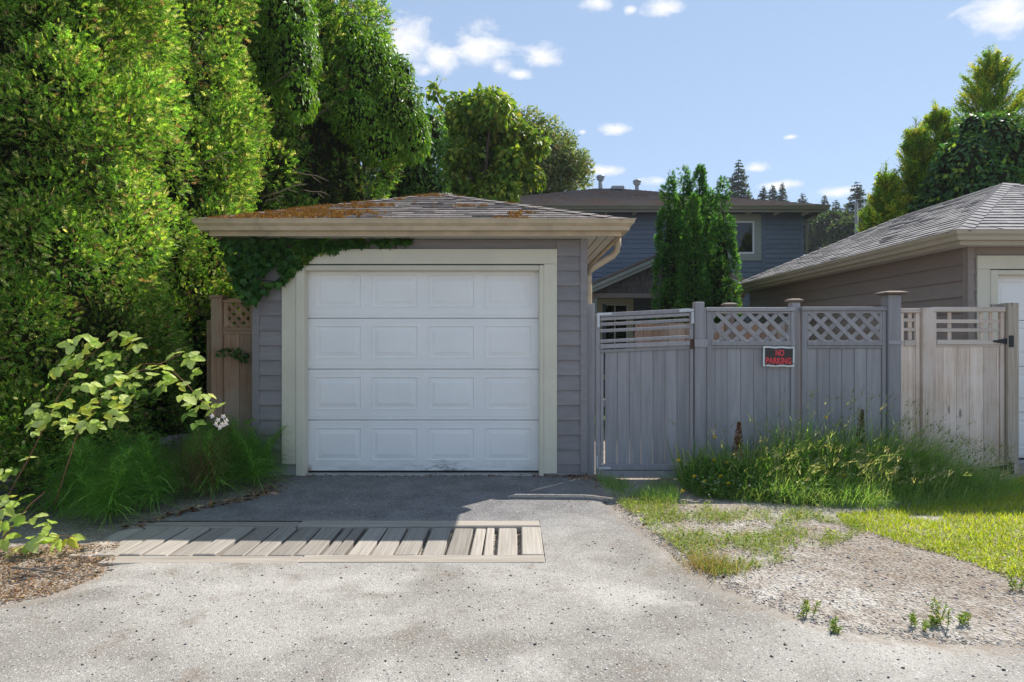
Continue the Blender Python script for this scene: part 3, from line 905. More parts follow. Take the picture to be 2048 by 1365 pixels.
# grey gate beside the garage, sagging towards the garage
gate_ = thing("gate", "sagging grey board gate with louvred top beside the garage", "gate", (fx(1290), FY, 0))
gx0, gx1 = fx(1191.5), fx(1387)
def gtop(px, left, right): return fz(left + (right - left) * (px - 1192) / 195.0)
sag = math.degrees(math.atan2((630 - 621) / SCL, gx1 - gx0))
def grail(name, pyl, pyr, hpx, y0, y1, xa=1200, xb=1380, mat=None):
    xA, xB = fx(xa), fx(xb)
    zc = (fz(pyl) + fz(pyr)) / 2
    a = math.degrees(math.atan2((pyl - pyr) / SCL, xB - xA))
    return box(name, gate_, mat or M_FENCE, xA, xB, y0, y1, zc - hpx / SCL / 2, zc + hpx / SCL / 2, 0.004, RY(-a))
box("stile", gate_, M_FENCE, gx0, fx(1200), FY, FY + 0.04, fz(955), fz(629), 0.004)
box("stile", gate_, M_FENCE, fx(1380.5), gx1, FY, FY + 0.04, fz(955), fz(620.5), 0.004)
grail("top_rail", 631, 621.5, 8, FY - 0.012, FY + 0.05, 1200, 1380.5)
for (l_, r__) in ((639, 629.5), (650, 641), (663, 654), (684, 674)):
    grail("slat", l_, r__, 6.5, FY + 0.004, FY + 0.022)
grail("middle_rail", 694, 687, 9, FY - 0.010, FY + 0.03)
grail("middle_rail", 703.5, 696, 6.5, FY + 0.002, FY + 0.034)
gb = [1200.5, 1208.0, 1235, 1259.6, 1282.8, 1306.7, 1331, 1355, 1380]
for i in range(len(gb) - 1):
    box("board", gate_, M_FENCE, fx(gb[i]) + (0.016 if i == 1 else 0.0018), fx(gb[i + 1]) - 0.0018, FY + 0.018, FY + 0.036, fz(952), fz(702 - i * 0.9), 0.004)
box("bottom_rail", gate_, M_FENCE, fx(1200.5), fx(1380), FY - 0.012, FY + 0.0175, fz(941), fz(929), 0.005)
box("kick_board", gate_, M_FENCE, fx(1201), fx(1380), FY - 0.002, FY + 0.0172, fz(957), fz(942), 0.004)
box("back_rail", gate_, M_FENCE, fx(1201), fx(1380), FY + 0.037, FY + 0.07, fz(815), fz(800), 0.004)
for (a, b, c, d) in ((1194, 1223, 626.5, 631.5), (1194, 1199, 632, 656), (1358, 1387.5, 619, 624.5), (1382, 1387.5, 625, 648)):
    box("corner_brace", gate_, M_WHITEMETAL, fx(a), fx(b), FY - 0.018, FY - 0.0125, fz(d), fz(c), 0.001, RY(-sag) if b - a > 12 else None)
box("corner_brace", gate_, M_WHITEMETAL, fx(1197), fx(1221), FY - 0.017, FY - 0.0125, fz(939), fz(934.5), 0.001)
box("corner_brace", gate_, M_WHITEMETAL, fx(1192.5), fx(1196), FY - 0.008, FY - 0.0008, fz(938), fz(913), 0.001)
box("hinge", gate_, M_RUST, fx(1380.5), fx(1391), FY - 0.016, FY - 0.001, fz(699), fz(679), 0.002)
gp = thing("fence_post", "narrow grey gate post against the garage corner", "post", (fx(1181), FY, 0), "grey fence posts")
post("post", gp, M_FENCE, 1173.5, 1189.5, FY - 0.005, fz(608), 0.08)
gp = thing("fence_post", "square flat-topped grey post between the gate and the first lattice panel", "post", (fx(1398), FY, 0), "grey fence posts")
post("post", gp, M_FENCE, 1388.5, 1407.5, FY - 0.03, fz(605), 0.1)
box("batten", gp, M_FENCE, fx(1407.8), fx(1413), FY - 0.002, FY + 0.05, -0.1, fz(618), 0.004)
box("collar", gp, M_FENCE, fx(1387), fx(1413.5), FY - 0.045, FY - 0.031, fz(695), fz(679), 0.003)

def lattice_panel(label, l0, l1, boards, top):
    p = thing("lattice_fence", label, "fence", ((fx(l0) + fx(l1)) / 2, FY, 0), "grey lattice-topped fence panels")
    y = FY
    box("stile", p, M_FENCE, fx(l0), fx(l0) + 0.052, y - 0.002, y + 0.04, -0.1, fz(top + 8.5), 0.004)
    box("stile", p, M_FENCE, fx(l1) - 0.040, fx(l1), y - 0.002, y + 0.04, -0.1, fz(top + 8.5), 0.004)
    box("top_rail", p, M_FENCE, fx(l0) - 0.006, fx(l1) + 0.006, y - 0.016, y + 0.055, fz(top + 8), fz(top), 0.005)
    xi0, xi1 = fx(l0) + 0.0525, fx(l1) - 0.0405
    box("lattice_stop", p, M_FENCE, xi0, xi1, y + 0.004, y + 0.03, fz(top + 12.5), fz(top + 8.6), 0.003)
    box("lattice_stop", p, M_FENCE, xi0, xi0 + 0.02, y + 0.005, y + 0.03, fz(682), fz(top + 12.6), 0.003)
    box("lattice_stop", p, M_FENCE, xi1 - 0.02, xi1, y + 0.005, y + 0.03, fz(682), fz(top + 12.6), 0.003)
    box("middle_rail", p, M_FENCE, xi0 - 0.001, xi1 + 0.001, y - 0.010, y + 0.03, fz(692), fz(682.3), 0.004)
    box("middle_rail", p, M_FENCE, xi0, xi1, y + 0.002, y + 0.034, fz(698), fz(692.3), 0.004)
    lattice(p, M_FENCE, xi0 + 0.018, xi1 - 0.018, fz(683), fz(top + 12), y + 0.008, 0.163, 0.043)
    bs = [xi0] + [fx(b) for b in boards] + [xi1]
    for i in range(len(bs) - 1):
        box("board", p, M_FENCE, bs[i] + 0.0018, bs[i + 1] - 0.0018, y + 0.014 + rnd.uniform(0, 0.004), y + 0.036, -0.03, fz(697.8), 0.004)
    box("back_rail", p, M_FENCE, xi0, xi1, y + 0.037, y + 0.075, 0.25, 0.33, 0.004)
    return p
lattice_panel("grey lattice-topped fence panel that carries the sign", 1413.8, 1589.5, [1431, 1455.6, 1482.4, 1508.5, 1535, 1561.4], 615.5)
lattice_panel("grey lattice-topped fence panel beside the tall capped post", 1604.5, 1772.5, [1635.6, 1660.5, 1685.4, 1710.6, 1735.2], 614.5)
gp = thing("fence_post", "dark recessed post with brown cap between the two lattice panels", "post", (fx(1597), FY + 0.06, 0), "grey fence posts")
box("post", gp, M_FENCE, fx(1588), fx(1606), FY + 0.058, FY + 0.15, -0.1, fz(605), 0.005)
cap(gp, M_CAP, fx(1597), FY + 0.105, fz(605), 0.072)
gp = thing("fence_post", "tall grey post with weathered cap where grey fence meets bare wood", "post", (fx(1785), FY, 0), "grey fence posts")
post("post", gp, M_FENCE, 1773, 1798.5, FY - 0.035, fz(591), 0.13)
cap(gp, M_CAP, fx(1785.7), FY + 0.03, fz(591), 0.115)
box("collar", gp, M_FENCE, fx(1772), fx(1800), FY - 0.047, FY - 0.0355, fz(690), fz(682), 0.003)

# bare wood infill, post and gate
nb = thing("slatted_fence", "narrow unpainted infill panel between the grey fence and wooden gate", "fence", (fx(1820), FY, 0))
box("stile", nb, M_GREYWOOD, fx(1799.5), fx(1808), FY, FY + 0.04, -0.06, fz(627), 0.004)
box("stile", nb, M_GREYWOOD, fx(1832.5), fx(1840.5), FY, FY + 0.04, -0.06, fz(627), 0.004)
box("top_rail", nb, M_GREYWOOD_X, fx(1799), fx(1840.8), FY - 0.012, FY + 0.05, fz(626.5), fz(617.5), 0.004)
for pz in (641, 660): box("slat", nb, M_GREYWOOD_X, fx(1808.3), fx(1832.2), FY + 0.006, FY + 0.022, fz(pz + 3), fz(pz - 3), 0.003)
box("upright", nb, M_GREYWOOD, fx(1820), fx(1827), FY + 0.024, FY + 0.04, fz(681), fz(627), 0.003)
box("middle_rail", nb, M_GREYWOOD_X, fx(1808.3), fx(1832.2), FY - 0.008, FY + 0.03, fz(693), fz(681.5), 0.004)
for (a, b) in ((1808.2, 1817), (1817.4, 1827.5), (1827.9, 1832.3)): box("board", nb, M_GREYWOOD, fx(a), fx(b), FY + 0.012, FY + 0.03, -0.04, fz(692.6), 0.004)
gp = thing("fence_post", "cracked unpainted post on the latch side of the wooden gate", "post", (fx(1853), FY, 0))
post("post", gp, M_GREYWOOD, 1841.2, 1863.8, FY - 0.04, fz(616.5), 0.11)
wg = thing("gate", "unpainted weathered board gate with black strap hinges", "gate", (fx(1936), FY, 0))
box("stile", wg, M_GREYWOOD, fx(1864.6), fx(1872), FY - 0.01, FY + 0.03, 0.03, fz(625), 0.004)
box("stile", wg, M_GREYWOOD, fx(1999.5), fx(2008), FY - 0.01, FY + 0.03, 0.03, fz(625), 0.004)
box("top_rail", wg, M_GREYWOOD_X, fx(1863.5), fx(2008.6), FY - 0.025, FY + 0.045, fz(624.6), fz(615), 0.005)
for pz in (643.5, 661): box("slat", wg, M_GREYWOOD_X, fx(1872.2), fx(1999.3), FY + 0.0, FY + 0.016, fz(pz + 3.6), fz(pz - 3.6), 0.003)
for px in (1902, 1966, 1985): box("upright", wg, M_GREYWOOD, fx(px - 3.5), fx(px + 3.5), FY + 0.018, FY + 0.034, fz(681), fz(625), 0.003)
box("middle_rail", wg, M_GREYWOOD_X, fx(1872.2), fx(1999.3), FY - 0.02, FY + 0.02, fz(690), fz(680.5), 0.004)
box("middle_rail", wg, M_GREYWOOD_X, fx(1872.2), fx(1999.3), FY - 0.006, FY + 0.026, fz(694.5), fz(690.3), 0.003)
bx_ = [1872.2, 1887.3, 1914, 1940.5, 1967.5, 1994, 1999.3]
for i in range(6): box("board", wg, M_GREYWOOD, fx(bx_[i]) + 0.0012, fx(bx_[i + 1]) - 0.0012, FY + 0.006, FY + 0.026, 0.05, fz(694), 0.004)
box("bottom_rail", wg, M_GREYWOOD_X, fx(1872.2), fx(1999.3), FY - 0.012, FY + 0.0055, 0.045, 0.10, 0.004)
for (pz, nm) in ((683.5, 0), (936, 1)):
    V = [(fx(1983 - 8 * nm), fz(pz - 1.5)), (fx(2010), fz(pz - 6)), (fx(2010), fz(pz + 6)), (fx(1983 - 8 * nm), fz(pz + 1.5))]
    vv = [(a, FY - 0.032, b) for a, b in V] + [(a, FY - 0.026, b) for a, b in V]
    link("strap_hinge", pmesh("strap_hinge", vv, orient(vv, [(0, 1, 2, 3), (4, 5, 6, 7), (0, 1, 5, 4), (1, 2, 6, 5), (2, 3, 7, 6), (3, 0, 4, 7)]), M_BLACKMETAL), wg)
    box("hinge_plate", wg, M_BLACKMETAL, fx(2010.4), fx(2020), FY - 0.054, FY - 0.046, fz(pz + 11.5), fz(pz - 11.5), 0.002)
gp = thing("fence_post", "tan square post that carries the hinges of the wooden gate", "post", (fx(2021), FY, 0))
post("post", gp, M_POSTWOOD, 2009.5, 2031.5, FY - 0.045, fz(607), 0.12)
box("rail_end", gp, M_POSTWOOD, fx(1996), fx(2012), FY + 0.0755, FY + 0.12, fz(622), fz(608), 0.004)

# sign
sg = thing("no_parking_sign", "black sign with red letters and white edge on the lattice panel", "sign", (fx(1556), FY - 0.02, fz(733)))
SR = RY(0.8)
sc_ = T(fx(1556), FY - 0.024, fz(714)) @ SR
def warp_plate(w, h, t, mat, name, parent, M):
    V, Fs = [], []
    n = 10
    for i in range(n + 1):
        x_ = -w / 2 + w * i / n
        y_ = -0.006 * math.sin(i / n * 5.0) * (0.4 + i / n)
        for (yy, zz) in ((y_, -h / 2), (y_, h / 2), (y_ + t, h / 2), (y_ + t, -h / 2)): V.append((x_, yy, zz + 0.003 * math.sin(i * 1.3)))
    for i in range(n):
        for k_ in range(4): Fs.append((i * 4 + k_, i * 4 + (k_ + 1) % 4, i * 4 + 4 + (k_ + 1) % 4, i * 4 + 4 + k_))
    Fs += [(3, 2, 1, 0), tuple(n * 4 + q for q in range(4))]
    return link(name, pmesh(name, V, [tuple(reversed(f)) for f in Fs], mat), parent, M)
warp_plate(0.335, 0.212, 0.003, M_SIGNWHITE, "plate", sg, sc_)
warp_plate(0.298, 0.176, 0.003, M_SIGN, "face", sg, sc_ @ T(0, -0.0035, 0))
def lettering(txt, w, h, x_, z_):
    cu = bpy.data.curves.new("lettering", 'FONT')
    cu.body = txt; cu.align_x = 'CENTER'; cu.align_y = 'CENTER'; cu.size = 1.0; cu.offset = 0.034; cu.extrude = 0.001
    cu.space_character = 1.02
    cu.materials.append(M_SIGNRED)
    ob = bpy.data.objects.new("lettering_outline", cu); COL.objects.link(ob)
    bpy.context.view_layer.update()
    me = bpy.data.meshes.new_from_object(ob)
    bpy.data.objects.remove(ob)
    co = np.empty(len(me.vertices) * 3); me.vertices.foreach_get("co", co); co = co.reshape(-1, 3)
    mn, mx = co.min(0), co.max(0)
    nx_ = (co[:, 0] - (mn[0] + mx[0]) / 2) / (mx[0] - mn[0]) * w + x_
    nz_ = (co[:, 1] - (mn[1] + mx[1]) / 2) / (mx[1] - mn[1]) * h + z_
    fr_ = (nx_ + 0.1675) / 0.335
    ny_ = -0.006 * np.sin(fr_ * 5.0) * (0.4 + fr_) - 0.0048 + (co[:, 2] - mn[2]) * 0.2
    me.vertices.foreach_set("co", np.stack([nx_, ny_, nz_], 1).ravel())
    me.materials.clear(); me.materials.append(M_SIGNRED)
    return link("lettering", me, sg, sc_)
lettering("NO", 0.094, 0.066, 0.006, 0.040)
lettering("PARKING", 0.272, 0.068, -0.004, -0.044)
tube("tie_wire", sg, M_WHITEMETAL, [(fx(1586), FY - 0.03, fz(696)), (fx(1587), FY - 0.03, fz(690)), (fx(1585.5), FY - 0.02, fz(682)), (fx(1586.5), FY - 0.012, fz(678))], 0.003, 6)
for (a, b) in ((1528, 700), (1529, 731), (1585, 728), (1582, 698), (1549, 731.5)):
    tube("nail", sg, M_RUST, [(fx(a), FY - 0.036, fz(b)), (fx(a), FY - 0.02, fz(b))], 0.004, 6)

# brown fence between hedge and garage
LY = 6.78
LS = F / LY
def lx(px): return (px - 1024) / LS
def lz(py): return H - (py - 683) / LS
lf = thing("cedar_fence", "brown cedar fence panel with small lattice between hedge and garage", "fence", (lx(470), LY, 0))
box("post", lf, M_CEDAR, lx(424), lx(446), LY - 0.03, LY + 0.07, -0.1, lz(597), 0.005)
box("post_cap", lf, M_CEDAR_X, lx(421), lx(449), LY - 0.045, LY + 0.085, lz(596.8), lz(592), 0.004)
box("top_rail", lf, M_CEDAR_X, lx(446.3), lx(509), LY - 0.01, LY + 0.045, lz(606), lz(598), 0.004)
box("lattice_stop", lf, M_CEDAR, lx(447), lx(455.5), LY, LY + 0.035, lz(655), lz(606.3), 0.004)
box("lattice_stop", lf, M_CEDAR, lx(499), lx(506), LY, LY + 0.035, lz(655), lz(606.3), 0.004)
lattice(lf, M_CEDAR, lx(455), lx(500), lz(655), lz(607), LY + 0.008, 0.105, 0.04)
box("middle_rail", lf, M_CEDAR_X, lx(446.3), lx(509), LY - 0.01, LY + 0.04, lz(663), lz(655.3), 0.004)
box("middle_rail", lf, M_CEDAR_X, lx(446.3), lx(509), LY - 0.004, LY + 0.03, lz(669), lz(663.3), 0.004)
for (a, b) in ((447, 478), (478.6, 507)): box("board", lf, M_CEDAR, lx(a), lx(b), LY + 0.008, LY + 0.026, -0.05, lz(668.5), 0.004)
box("side_board", lf, M_CEDAR, lx(404), lx(420), LY + 0.1, LY + 0.12, -0.05, lz(640), 0.004)

# cedar fence inside the yard, seen through the gate slats and lattice
yf_ = thing("board_fence", "brown cedar board fence inside the yard, seen through the gate slats", "fence", (3.4, 10.4, 0))
xx = 2.05; i = 0
while xx < 4.7:
    box("board", yf_, M_CEDAR, xx, xx + 0.134, 10.4, 10.42, -0.05, 1.70, 0.004); xx += 0.139; i += 1
box("rail", yf_, M_CEDAR_X, 2.05, 4.72, 10.421, 10.46, 1.45, 1.54, 0.004)
yp = thing("fence_post", "brown capped yard post standing behind the sign panel", "post", (PX(1461, 7.7), 7.7, 0))
box("post", yp, M_CAP, PX(1453, 7.7), PX(1469, 7.7), 7.7, 7.8, -0.1, PZ(613, 7.7), 0.004)
cap(yp, M_CAP, PX(1461, 7.7), 7.75, PZ(613, 7.7), 0.078)

# ------------------------------------------------------------------ house behind
HY = 18.0
house = thing("house", "dark blue-grey two-storey house with brown hipped roof behind the fence", "house", (3.3, HY, 0))
hx0, hx1, hz1 = -1.6, 8.35, 5.13
for (a, b, c, d) in ((hx0, hx1, HY, HY + 0.2), (hx0, hx0 + 0.2, HY + 0.2, 27), (hx1 - 0.2, hx1, HY + 0.2, 27), (hx0 + 0.2, hx1 - 0.2, 26.8, 27)):
    box("wall", house, M_SIDING3, a, b, c, d, -0.1, hz1, 0.002)
wx0, wx1, wz0, wz1 = 5.55, 7.17, 3.72, 5.06
lap_wall(house, M_SIDING3, (hx0, HY), hx1 - hx0, 0.1, hz1, 0.137, 0, [(wx0 - hx0, wx1 - hx0, wz0, wz1), (2.45 - hx0, 3.49 - hx0, 0, 2.63), (4.20, 4.30, 0, 6), (8.80, 8.88, 0, 6)])
lap_wall(house, M_SIDING3, (hx1, HY), 9, 0.1, hz1, 0.137, 90)
for xx in (2.65, 7.24): box("corner_board", house, M_SIDING3, xx - 0.05, xx + 0.05, HY - 0.03, HY, 0.0, hz1, 0.004)
box("corner_board", house, M_SIDING3, hx1 - 0.06, hx1 + 0.026, HY - 0.03, HY, 0.0, hz1, 0.004)
def window(parent, x0_, x1_, z0_, z1_, y, cas, mat, mull=False):
    f = box("window_frame", parent, mat, x0_, x1_, y - 0.04, y - 0.001, z1_ - cas, z1_, 0.005)
    box("window_frame", parent, mat, x0_, x0_ + cas, y - 0.04, y - 0.001, z0_ + cas, z1_ - cas - 0.001, 0.005)
    box("window_frame", parent, mat, x1_ - cas, x1_, y - 0.04, y - 0.001, z0_ + cas, z1_ - cas - 0.001, 0.005)
    box("window_frame", parent, mat, x0_, x1_, y - 0.041, y - 0.001, z0_, z0_ + cas - 0.001, 0.005)
    s = 0.05
    for (a, b, c, d) in ((x0_ + cas, x1_ - cas, z1_ - cas - s, z1_ - cas), (x0_ + cas, x1_ - cas, z0_ + cas, z0_ + cas + s),
                         (x0_ + cas, x0_ + cas + s, z0_ + cas + s, z1_ - cas - s), (x1_ - cas - s, x1_ - cas, z0_ + cas + s, z1_ - cas - s)):
        box("sash", parent, M_SIGNWHITE, a + 0.0005, b - 0.0005, y - 0.028, y - 0.002, c + 0.0005, d - 0.0005, 0.003)
    box("pane", parent, M_GLASS, x0_ + cas + s, x1_ - cas - s, y - 0.014, y - 0.010, z0_ + cas + s, z1_ - cas - s, 0.0005)
window(house, wx0, wx1, wz0, wz1, HY, 0.20, M_TRIM3)
window(house, 2.45, 3.49, 0.3, 2.63, HY, 0.15, M_CREAM)
box("mullion", house, M_SIGNWHITE, 2.94, 2.98, HY - 0.03, HY - 0.0145, 0.5, 2.43, 0.003)
hfr = (hx0 - 0.38, hx1 + 0.38, HY - 0.55, 27.4)
zh = 5.15
for s in 'frl':
    ring_piece("gutter", house, M_GUTTER3, hfr, gutter_prof(zh + 0.04), s)
    ring_piece("fascia", house, M_GUTTER3, hfr, [(-0.03, zh - 0.14), (-0.001, zh - 0.14), (-0.001, zh + 0.03), (-0.03, zh + 0.03)], s)
ring_piece("soffit", house, M_SIDING3, hfr, [(-0.56, hz1 + 0.0), (-0.031, hz1 - 0.02), (-0.031, hz1 + 0.0), (-0.56, hz1 + 0.02)], 'f')
ring_piece("soffit", house, M_SIDING3, hfr, [(-0.56, hz1 + 0.0), (-0.031, hz1 - 0.02), (-0.031, hz1 + 0.0), (-0.56, hz1 + 0.02)], 'r')
xx = hx0 + 0.2
while xx < hx1 + 0.3:
    box("rafter_tail", house, M_SOFFIT, xx, xx + 0.05, HY - 0.50, HY - 0.03, hz1 - 0.11, hz1 - 0.03, 0.004); xx += 0.81
# roof with the ridge along x
rx0, rx1, ry0, ry1 = hfr[0] - 0.06, hfr[1] + 0.06, hfr[2] - 0.06, hfr[3] + 0.06
hw = (ry1 - ry0) / 2; zr_ = zh + 0.04 + 0.335 * hw
Vr = [(rx0, ry0, zh + 0.04), (rx1, ry0, zh + 0.04), (rx1, ry1, zh + 0.04), (rx0, ry1, zh + 0.04), (rx0 + hw, ry0 + hw, zr_), (rx1 - hw, ry0 + hw, zr_)]
roof3 = link("roof", pmesh("roof", Vr, [(0, 1, 5, 4), (1, 2, 5), (2, 3, 4, 5), (3, 0, 4), (3, 2, 1, 0)], M_ROOF3), house)
V, Fs = [], []
for k in range(34):
    d0, d1 = k * hw / 34, (k + 1) * hw / 34 + 0.01
    z0_, z1_ = zh + 0.04 + 0.335 * d0, zh + 0.04 + 0.335 * d1
    n = len(V)
    V += [(rx0 + d0, ry0 + d0, z0_ + 0.001), (rx1 - d0, ry0 + d0, z0_ + 0.001), (rx1 - d0, ry0 + d0, z0_ + 0.02), (rx0 + d0, ry0 + d0, z0_ + 0.02),
          (rx1 - d1, ry0 + d1, z1_ + 0.004), (rx0 + d1, ry0 + d1, z1_ + 0.004)]
    Fs += [(n, n + 1, n + 2, n + 3), (n + 3, n + 2, n + 4, n + 5)]
o = link("shingle_courses", pmesh("shingle_courses", V, Fs, M_ROOF3), roof3); o["kind"] = "stuff"
for (px, y, top) in ((1201, 22.4, 352), (1274, 22.6, 361)):
    X = PX(px, y); zt_ = PZ(top, y); zb = zr_ - 0.2
    v = tube("vent_pipe", roof3, M_PIPE, [(X, y, zb), (X, y, zt_ - 0.16)], 0.075, 12)
    tube("vent_cap", roof3, M_PIPE, [(X, y, zt_ - 0.18), (X, y, zt_ - 0.12)], [0.10, 0.15], 12)
    tube("vent_cap", roof3, M_PIPE, [(X, y, zt_ - 0.1), (X, y, zt_ - 0.06), (X, y, zt_)], [0.11, 0.16, 0.12], 12)
box("roof_vent", roof3, M_PIPE, PX(1222, 21.8), PX(1247, 21.8), 21.6, 22.0, PZ(382, 21.8), PZ(374.5, 21.8), 0.02)
tube("downspout", house, M_GUTTER3, [(hx1 + 0.33, HY - 0.2, 5.05), (hx1 + 0.3, HY - 0.2, 4.95), (hx1 + 0.08, HY - 0.15, 4.78), (hx1 + 0.06, HY - 0.15, 0.2)], 0.04, 8)
# gabled porch
py0 = 15.0
pxa, pxb, pzf, pzp = 1.85, 5.59, 2.60, 3.42
pm = (pxa + pxb) / 2
porch = thing("porch", "gabled porch with grey shake gable and pale rake boards on the house", "porch", (pm, py0, 0))
sl = (pzp - pzf) / (pm - pxa)
ang = math.degrees(math.atan(sl))
for sgn in (-1, 1):
    for (nm, off, hh, yy0, yy1) in (("rake_board", 0.0, 0.13, py0 - 0.35, py0 - 0.30), ("rake_board", 0.06, 0.08, py0 - 0.40, py0 - 0.352)):
        L = (pm - pxa + 0.25) / math.cos(math.radians(ang))
        cx = pm + sgn * (pm - pxa + 0.25) / 2
        cz = pzp - sl * (pm - pxa + 0.25) / 2 + off
        box(nm, porch, M_TRIM3, cx - L / 2, cx + L / 2, yy0, yy1, cz - hh / 2, cz + hh / 2, 0.005, RY(sgn * ang))
    L = (pm - pxa + 0.30) / math.cos(math.radians(ang))
    cx = pm + sgn * (pm - pxa + 0.30) / 2; cz = pzp - sl * (pm - pxa + 0.30) / 2 + 0.145
    box("roof_slope", porch, M_ROOF3, cx - L / 2, cx + L / 2, py0 - 0.42, HY - 0.03, cz - 0.03, cz + 0.03, 0.005, RY(sgn * ang))
    box("post", porch, M_TRIM3, pm + sgn * 1.75 - 0.07, pm + sgn * 1.75 + 0.07, py0, py0 + 0.14, -0.1, 2.44, 0.006)
box("beam", porch, M_SIDING2, pxa, pxb, py0 - 0.02, py0 + 0.16, 2.44, 2.56, 0.006)
V = [(pxa + 0.1, py0 + 0.05, 2.562), (pxb - 0.1, py0 + 0.05, 2.562), (pm, py0 + 0.05, pzp - 0.05), (pxa + 0.1, py0 + 0.1, 2.562), (pxb - 0.1, py0 + 0.1, 2.562), (pm, py0 + 0.1, pzp - 0.05)]
link("gable_wall", pmesh("gable_wall", V, [(0, 1, 2), (5, 4, 3), (0, 3, 4, 1), (1, 4, 5, 2), (2, 5, 3, 0)], M_SHAKE), porch)
for k in range(5):
    zb = 2.563 + k * 0.145
    half = (pzp - 0.08 - (zb + 0.145)) / sl
    u = pm - half
    while u < pm + half - 0.05:
        w_ = rnd.choice((0.09, 0.12, 0.15, 0.19)); e = min(u + w_, pm + half)
        box("shake", porch, M_SHAKE, u + 0.003, e - 0.003, py0 + 0.022 + rnd.uniform(-.006, .004), py0 + 0.049, zb + rnd.uniform(0, 0.012), zb + 0.144, 0.003, RX(4)); u = e

# roof of the house beyond the neighbouring garage, and the pole
fh = thing("house", "low house with pale shingled roof beyond the neighbouring garage", "house", (17.5, 26, 0))
box("wall", fh, M_SIDING2, 13.2, 22.0, 24.5, 34.0, -0.1, 4.42, 0.01)
fr_ = (12.8, 22.4, 24.0, 34.5)
for s in 'fl':
    ring_piece("gutter", fh, M_GUTTER3, fr_, gutter_prof(4.45), s)
V = [(12.7, 23.9, 4.46), (22.5, 23.9, 4.46), (22.5, 34.6, 4.46), (12.7, 34.6, 4.46), (17.6, 28.8, 6.4), (17.6, 29.7, 6.4)]
r4 = link("roof", pmesh("roof", V, [(0, 1, 4), (1, 2, 5, 4), (2, 3, 5), (3, 0, 4, 5), (3, 2, 1, 0)], M_ROOF4), fh)
tube("vent_pipe", r4, M_PIPE, [(13.4, 26.5, 4.6), (13.4, 26.5, 5.12)], 0.06, 8)
box("skylight", r4, M_PIPE, 14.3, 15.0, 27.0, 27.6, 5.02, 5.24, 0.02)
pole = thing("utility_pole", "grey wooden utility pole rising behind the roofs", "pole", (PX(1713, 38), 38, 0))
tube("shaft", pole, M_POLE, [(PX(1713, 38), 38, -0.2), (PX(1713, 38), 38, PZ(404, 38))], [0.115, 0.095], 12)
tube("arm", pole, M_POLE, [(PX(1695, 38), 38, PZ(398, 38)), (PX(1713, 38), 38, PZ(401, 38)), (PX(1729, 38), 38, PZ(399, 38))], 0.03, 6)

# ------------------------------------------------------------------ leaf templates
def tpl(v, t): return np.array(v, float), np.array(t, int)
def make_spray(n=4, lob=0.42, wid=0.085, ang=48):
    v, t = [], []
    def lobe(x, y, dx, dy, L, w, z):
        k = len(v); px, py = -dy, dx
        v.extend([(x + px * w, y + py * w, z), (x + dx * L, y + dy * L, 2 * z), (x - px * w, y - py * w, 0)])
        t.append((k, k + 2, k + 1))
    lobe(0, 0.0, 0, 1, 1.0, wid * 0.8, 0.02)
    for i in range(n):
        y = 0.12 + 0.66 * i / max(n - 1, 1)
        L = lob * (1 - 0.45 * i / n)
        for s in (-1, 1):
            a = math.radians(ang + 6 * ((i * 7 + (s > 0) * 3) % 3 - 1))
            lobe(0, y, s * math.sin(a), math.cos(a), L, wid, 0.03 * s)
    return tpl(v, t)
SPRAY = make_spray(4, 0.38, 0.075, 55)
SPRAY_COL = make_spray(3, 0.48, 0.11)
SPRAY_MID = make_spray(3, 0.42, 0.095, 55)
FEATHER = make_spray(3, 0.38, 0.05, 36)
LEAF = tpl([(0, 0, 0), (-0.30, 0.38, 0.06), (0, 0.42, -0.02), (0.30, 0.38, 0.06), (-0.17, 0.75, 0.03), (0.17, 0.75, 0.03), (0, 1.0, -0.07)],
           [(0, 2, 1), (0, 3, 2), (1, 2, 4), (2, 3, 5), (2, 6, 4), (2, 5, 6)])
LONGLEAF = tpl([(0, 0, 0), (-0.19, 0.4, 0.04), (0, 0.45, -0.03), (0.19, 0.4, 0.04), (0, 1.0, -0.16)], [(0, 2, 1), (0, 3, 2), (1, 2, 4), (2, 3, 4)])
IVYLEAF = tpl([(0, 0, 0), (-0.42, 0.02, 0.05), (-0.30, 0.28, 0.0), (-0.50, 0.55, 0.07), (-0.18, 0.55, 0.0), (0, 1.0, -0.06), (0.18, 0.55, 0), (0.50, 0.55, 0.07), (0.30, 0.28, 0), (0.42, 0.02, 0.05)],
              [(0, 2, 1), (0, 4, 2), (2, 4, 3), (0, 6, 4), (4, 6, 5), (0, 8, 6), (6, 8, 7), (0, 9, 8)])
def ribbon(n, bend, w):
    v, t = [], []
    for i in range(n):
        s = i / n
        ww = w * (1 - 0.55 * s)
        v += [(-ww, s * (1 - 0.25 * bend * s), bend * s * s), (ww, s * (1 - 0.25 * bend * s), bend * s * s)]
    v.append((0, 1 - 0.25 * bend, bend))
    for i in range(n - 1):
        a = 2 * i
        t += [(a, a + 1, a + 3), (a, a + 3, a + 2)]
    t.append((2 * n - 2, 2 * n - 1, 2 * n))
    return tpl(v, t)
BLADE = ribbon(4, 0.55, 0.011)
SHORT = ribbon(2, 0.35, 0.045)
STEM = ribbon(2, 0.10, 0.004)
NEEDLE = ribbon(3, 0.42, 0.0125)
HEAD = tpl([(0, 0, 0), (-0.10, 0.3, 0), (0, 0.6, 0.06), (0.10, 0.3, 0), (0, 0.1, 0), (-0.28, 1.0, 0), (-0.22, 1.0, 0), (0.22, 1.05, 0), (0.27, 1.0, 0), (0, 1.15, 0.08), (0.04, 1.15, 0.08)],
           [(0, 3, 2), (0, 2, 1), (4, 6, 5), (4, 8, 7), (2, 10, 9)])
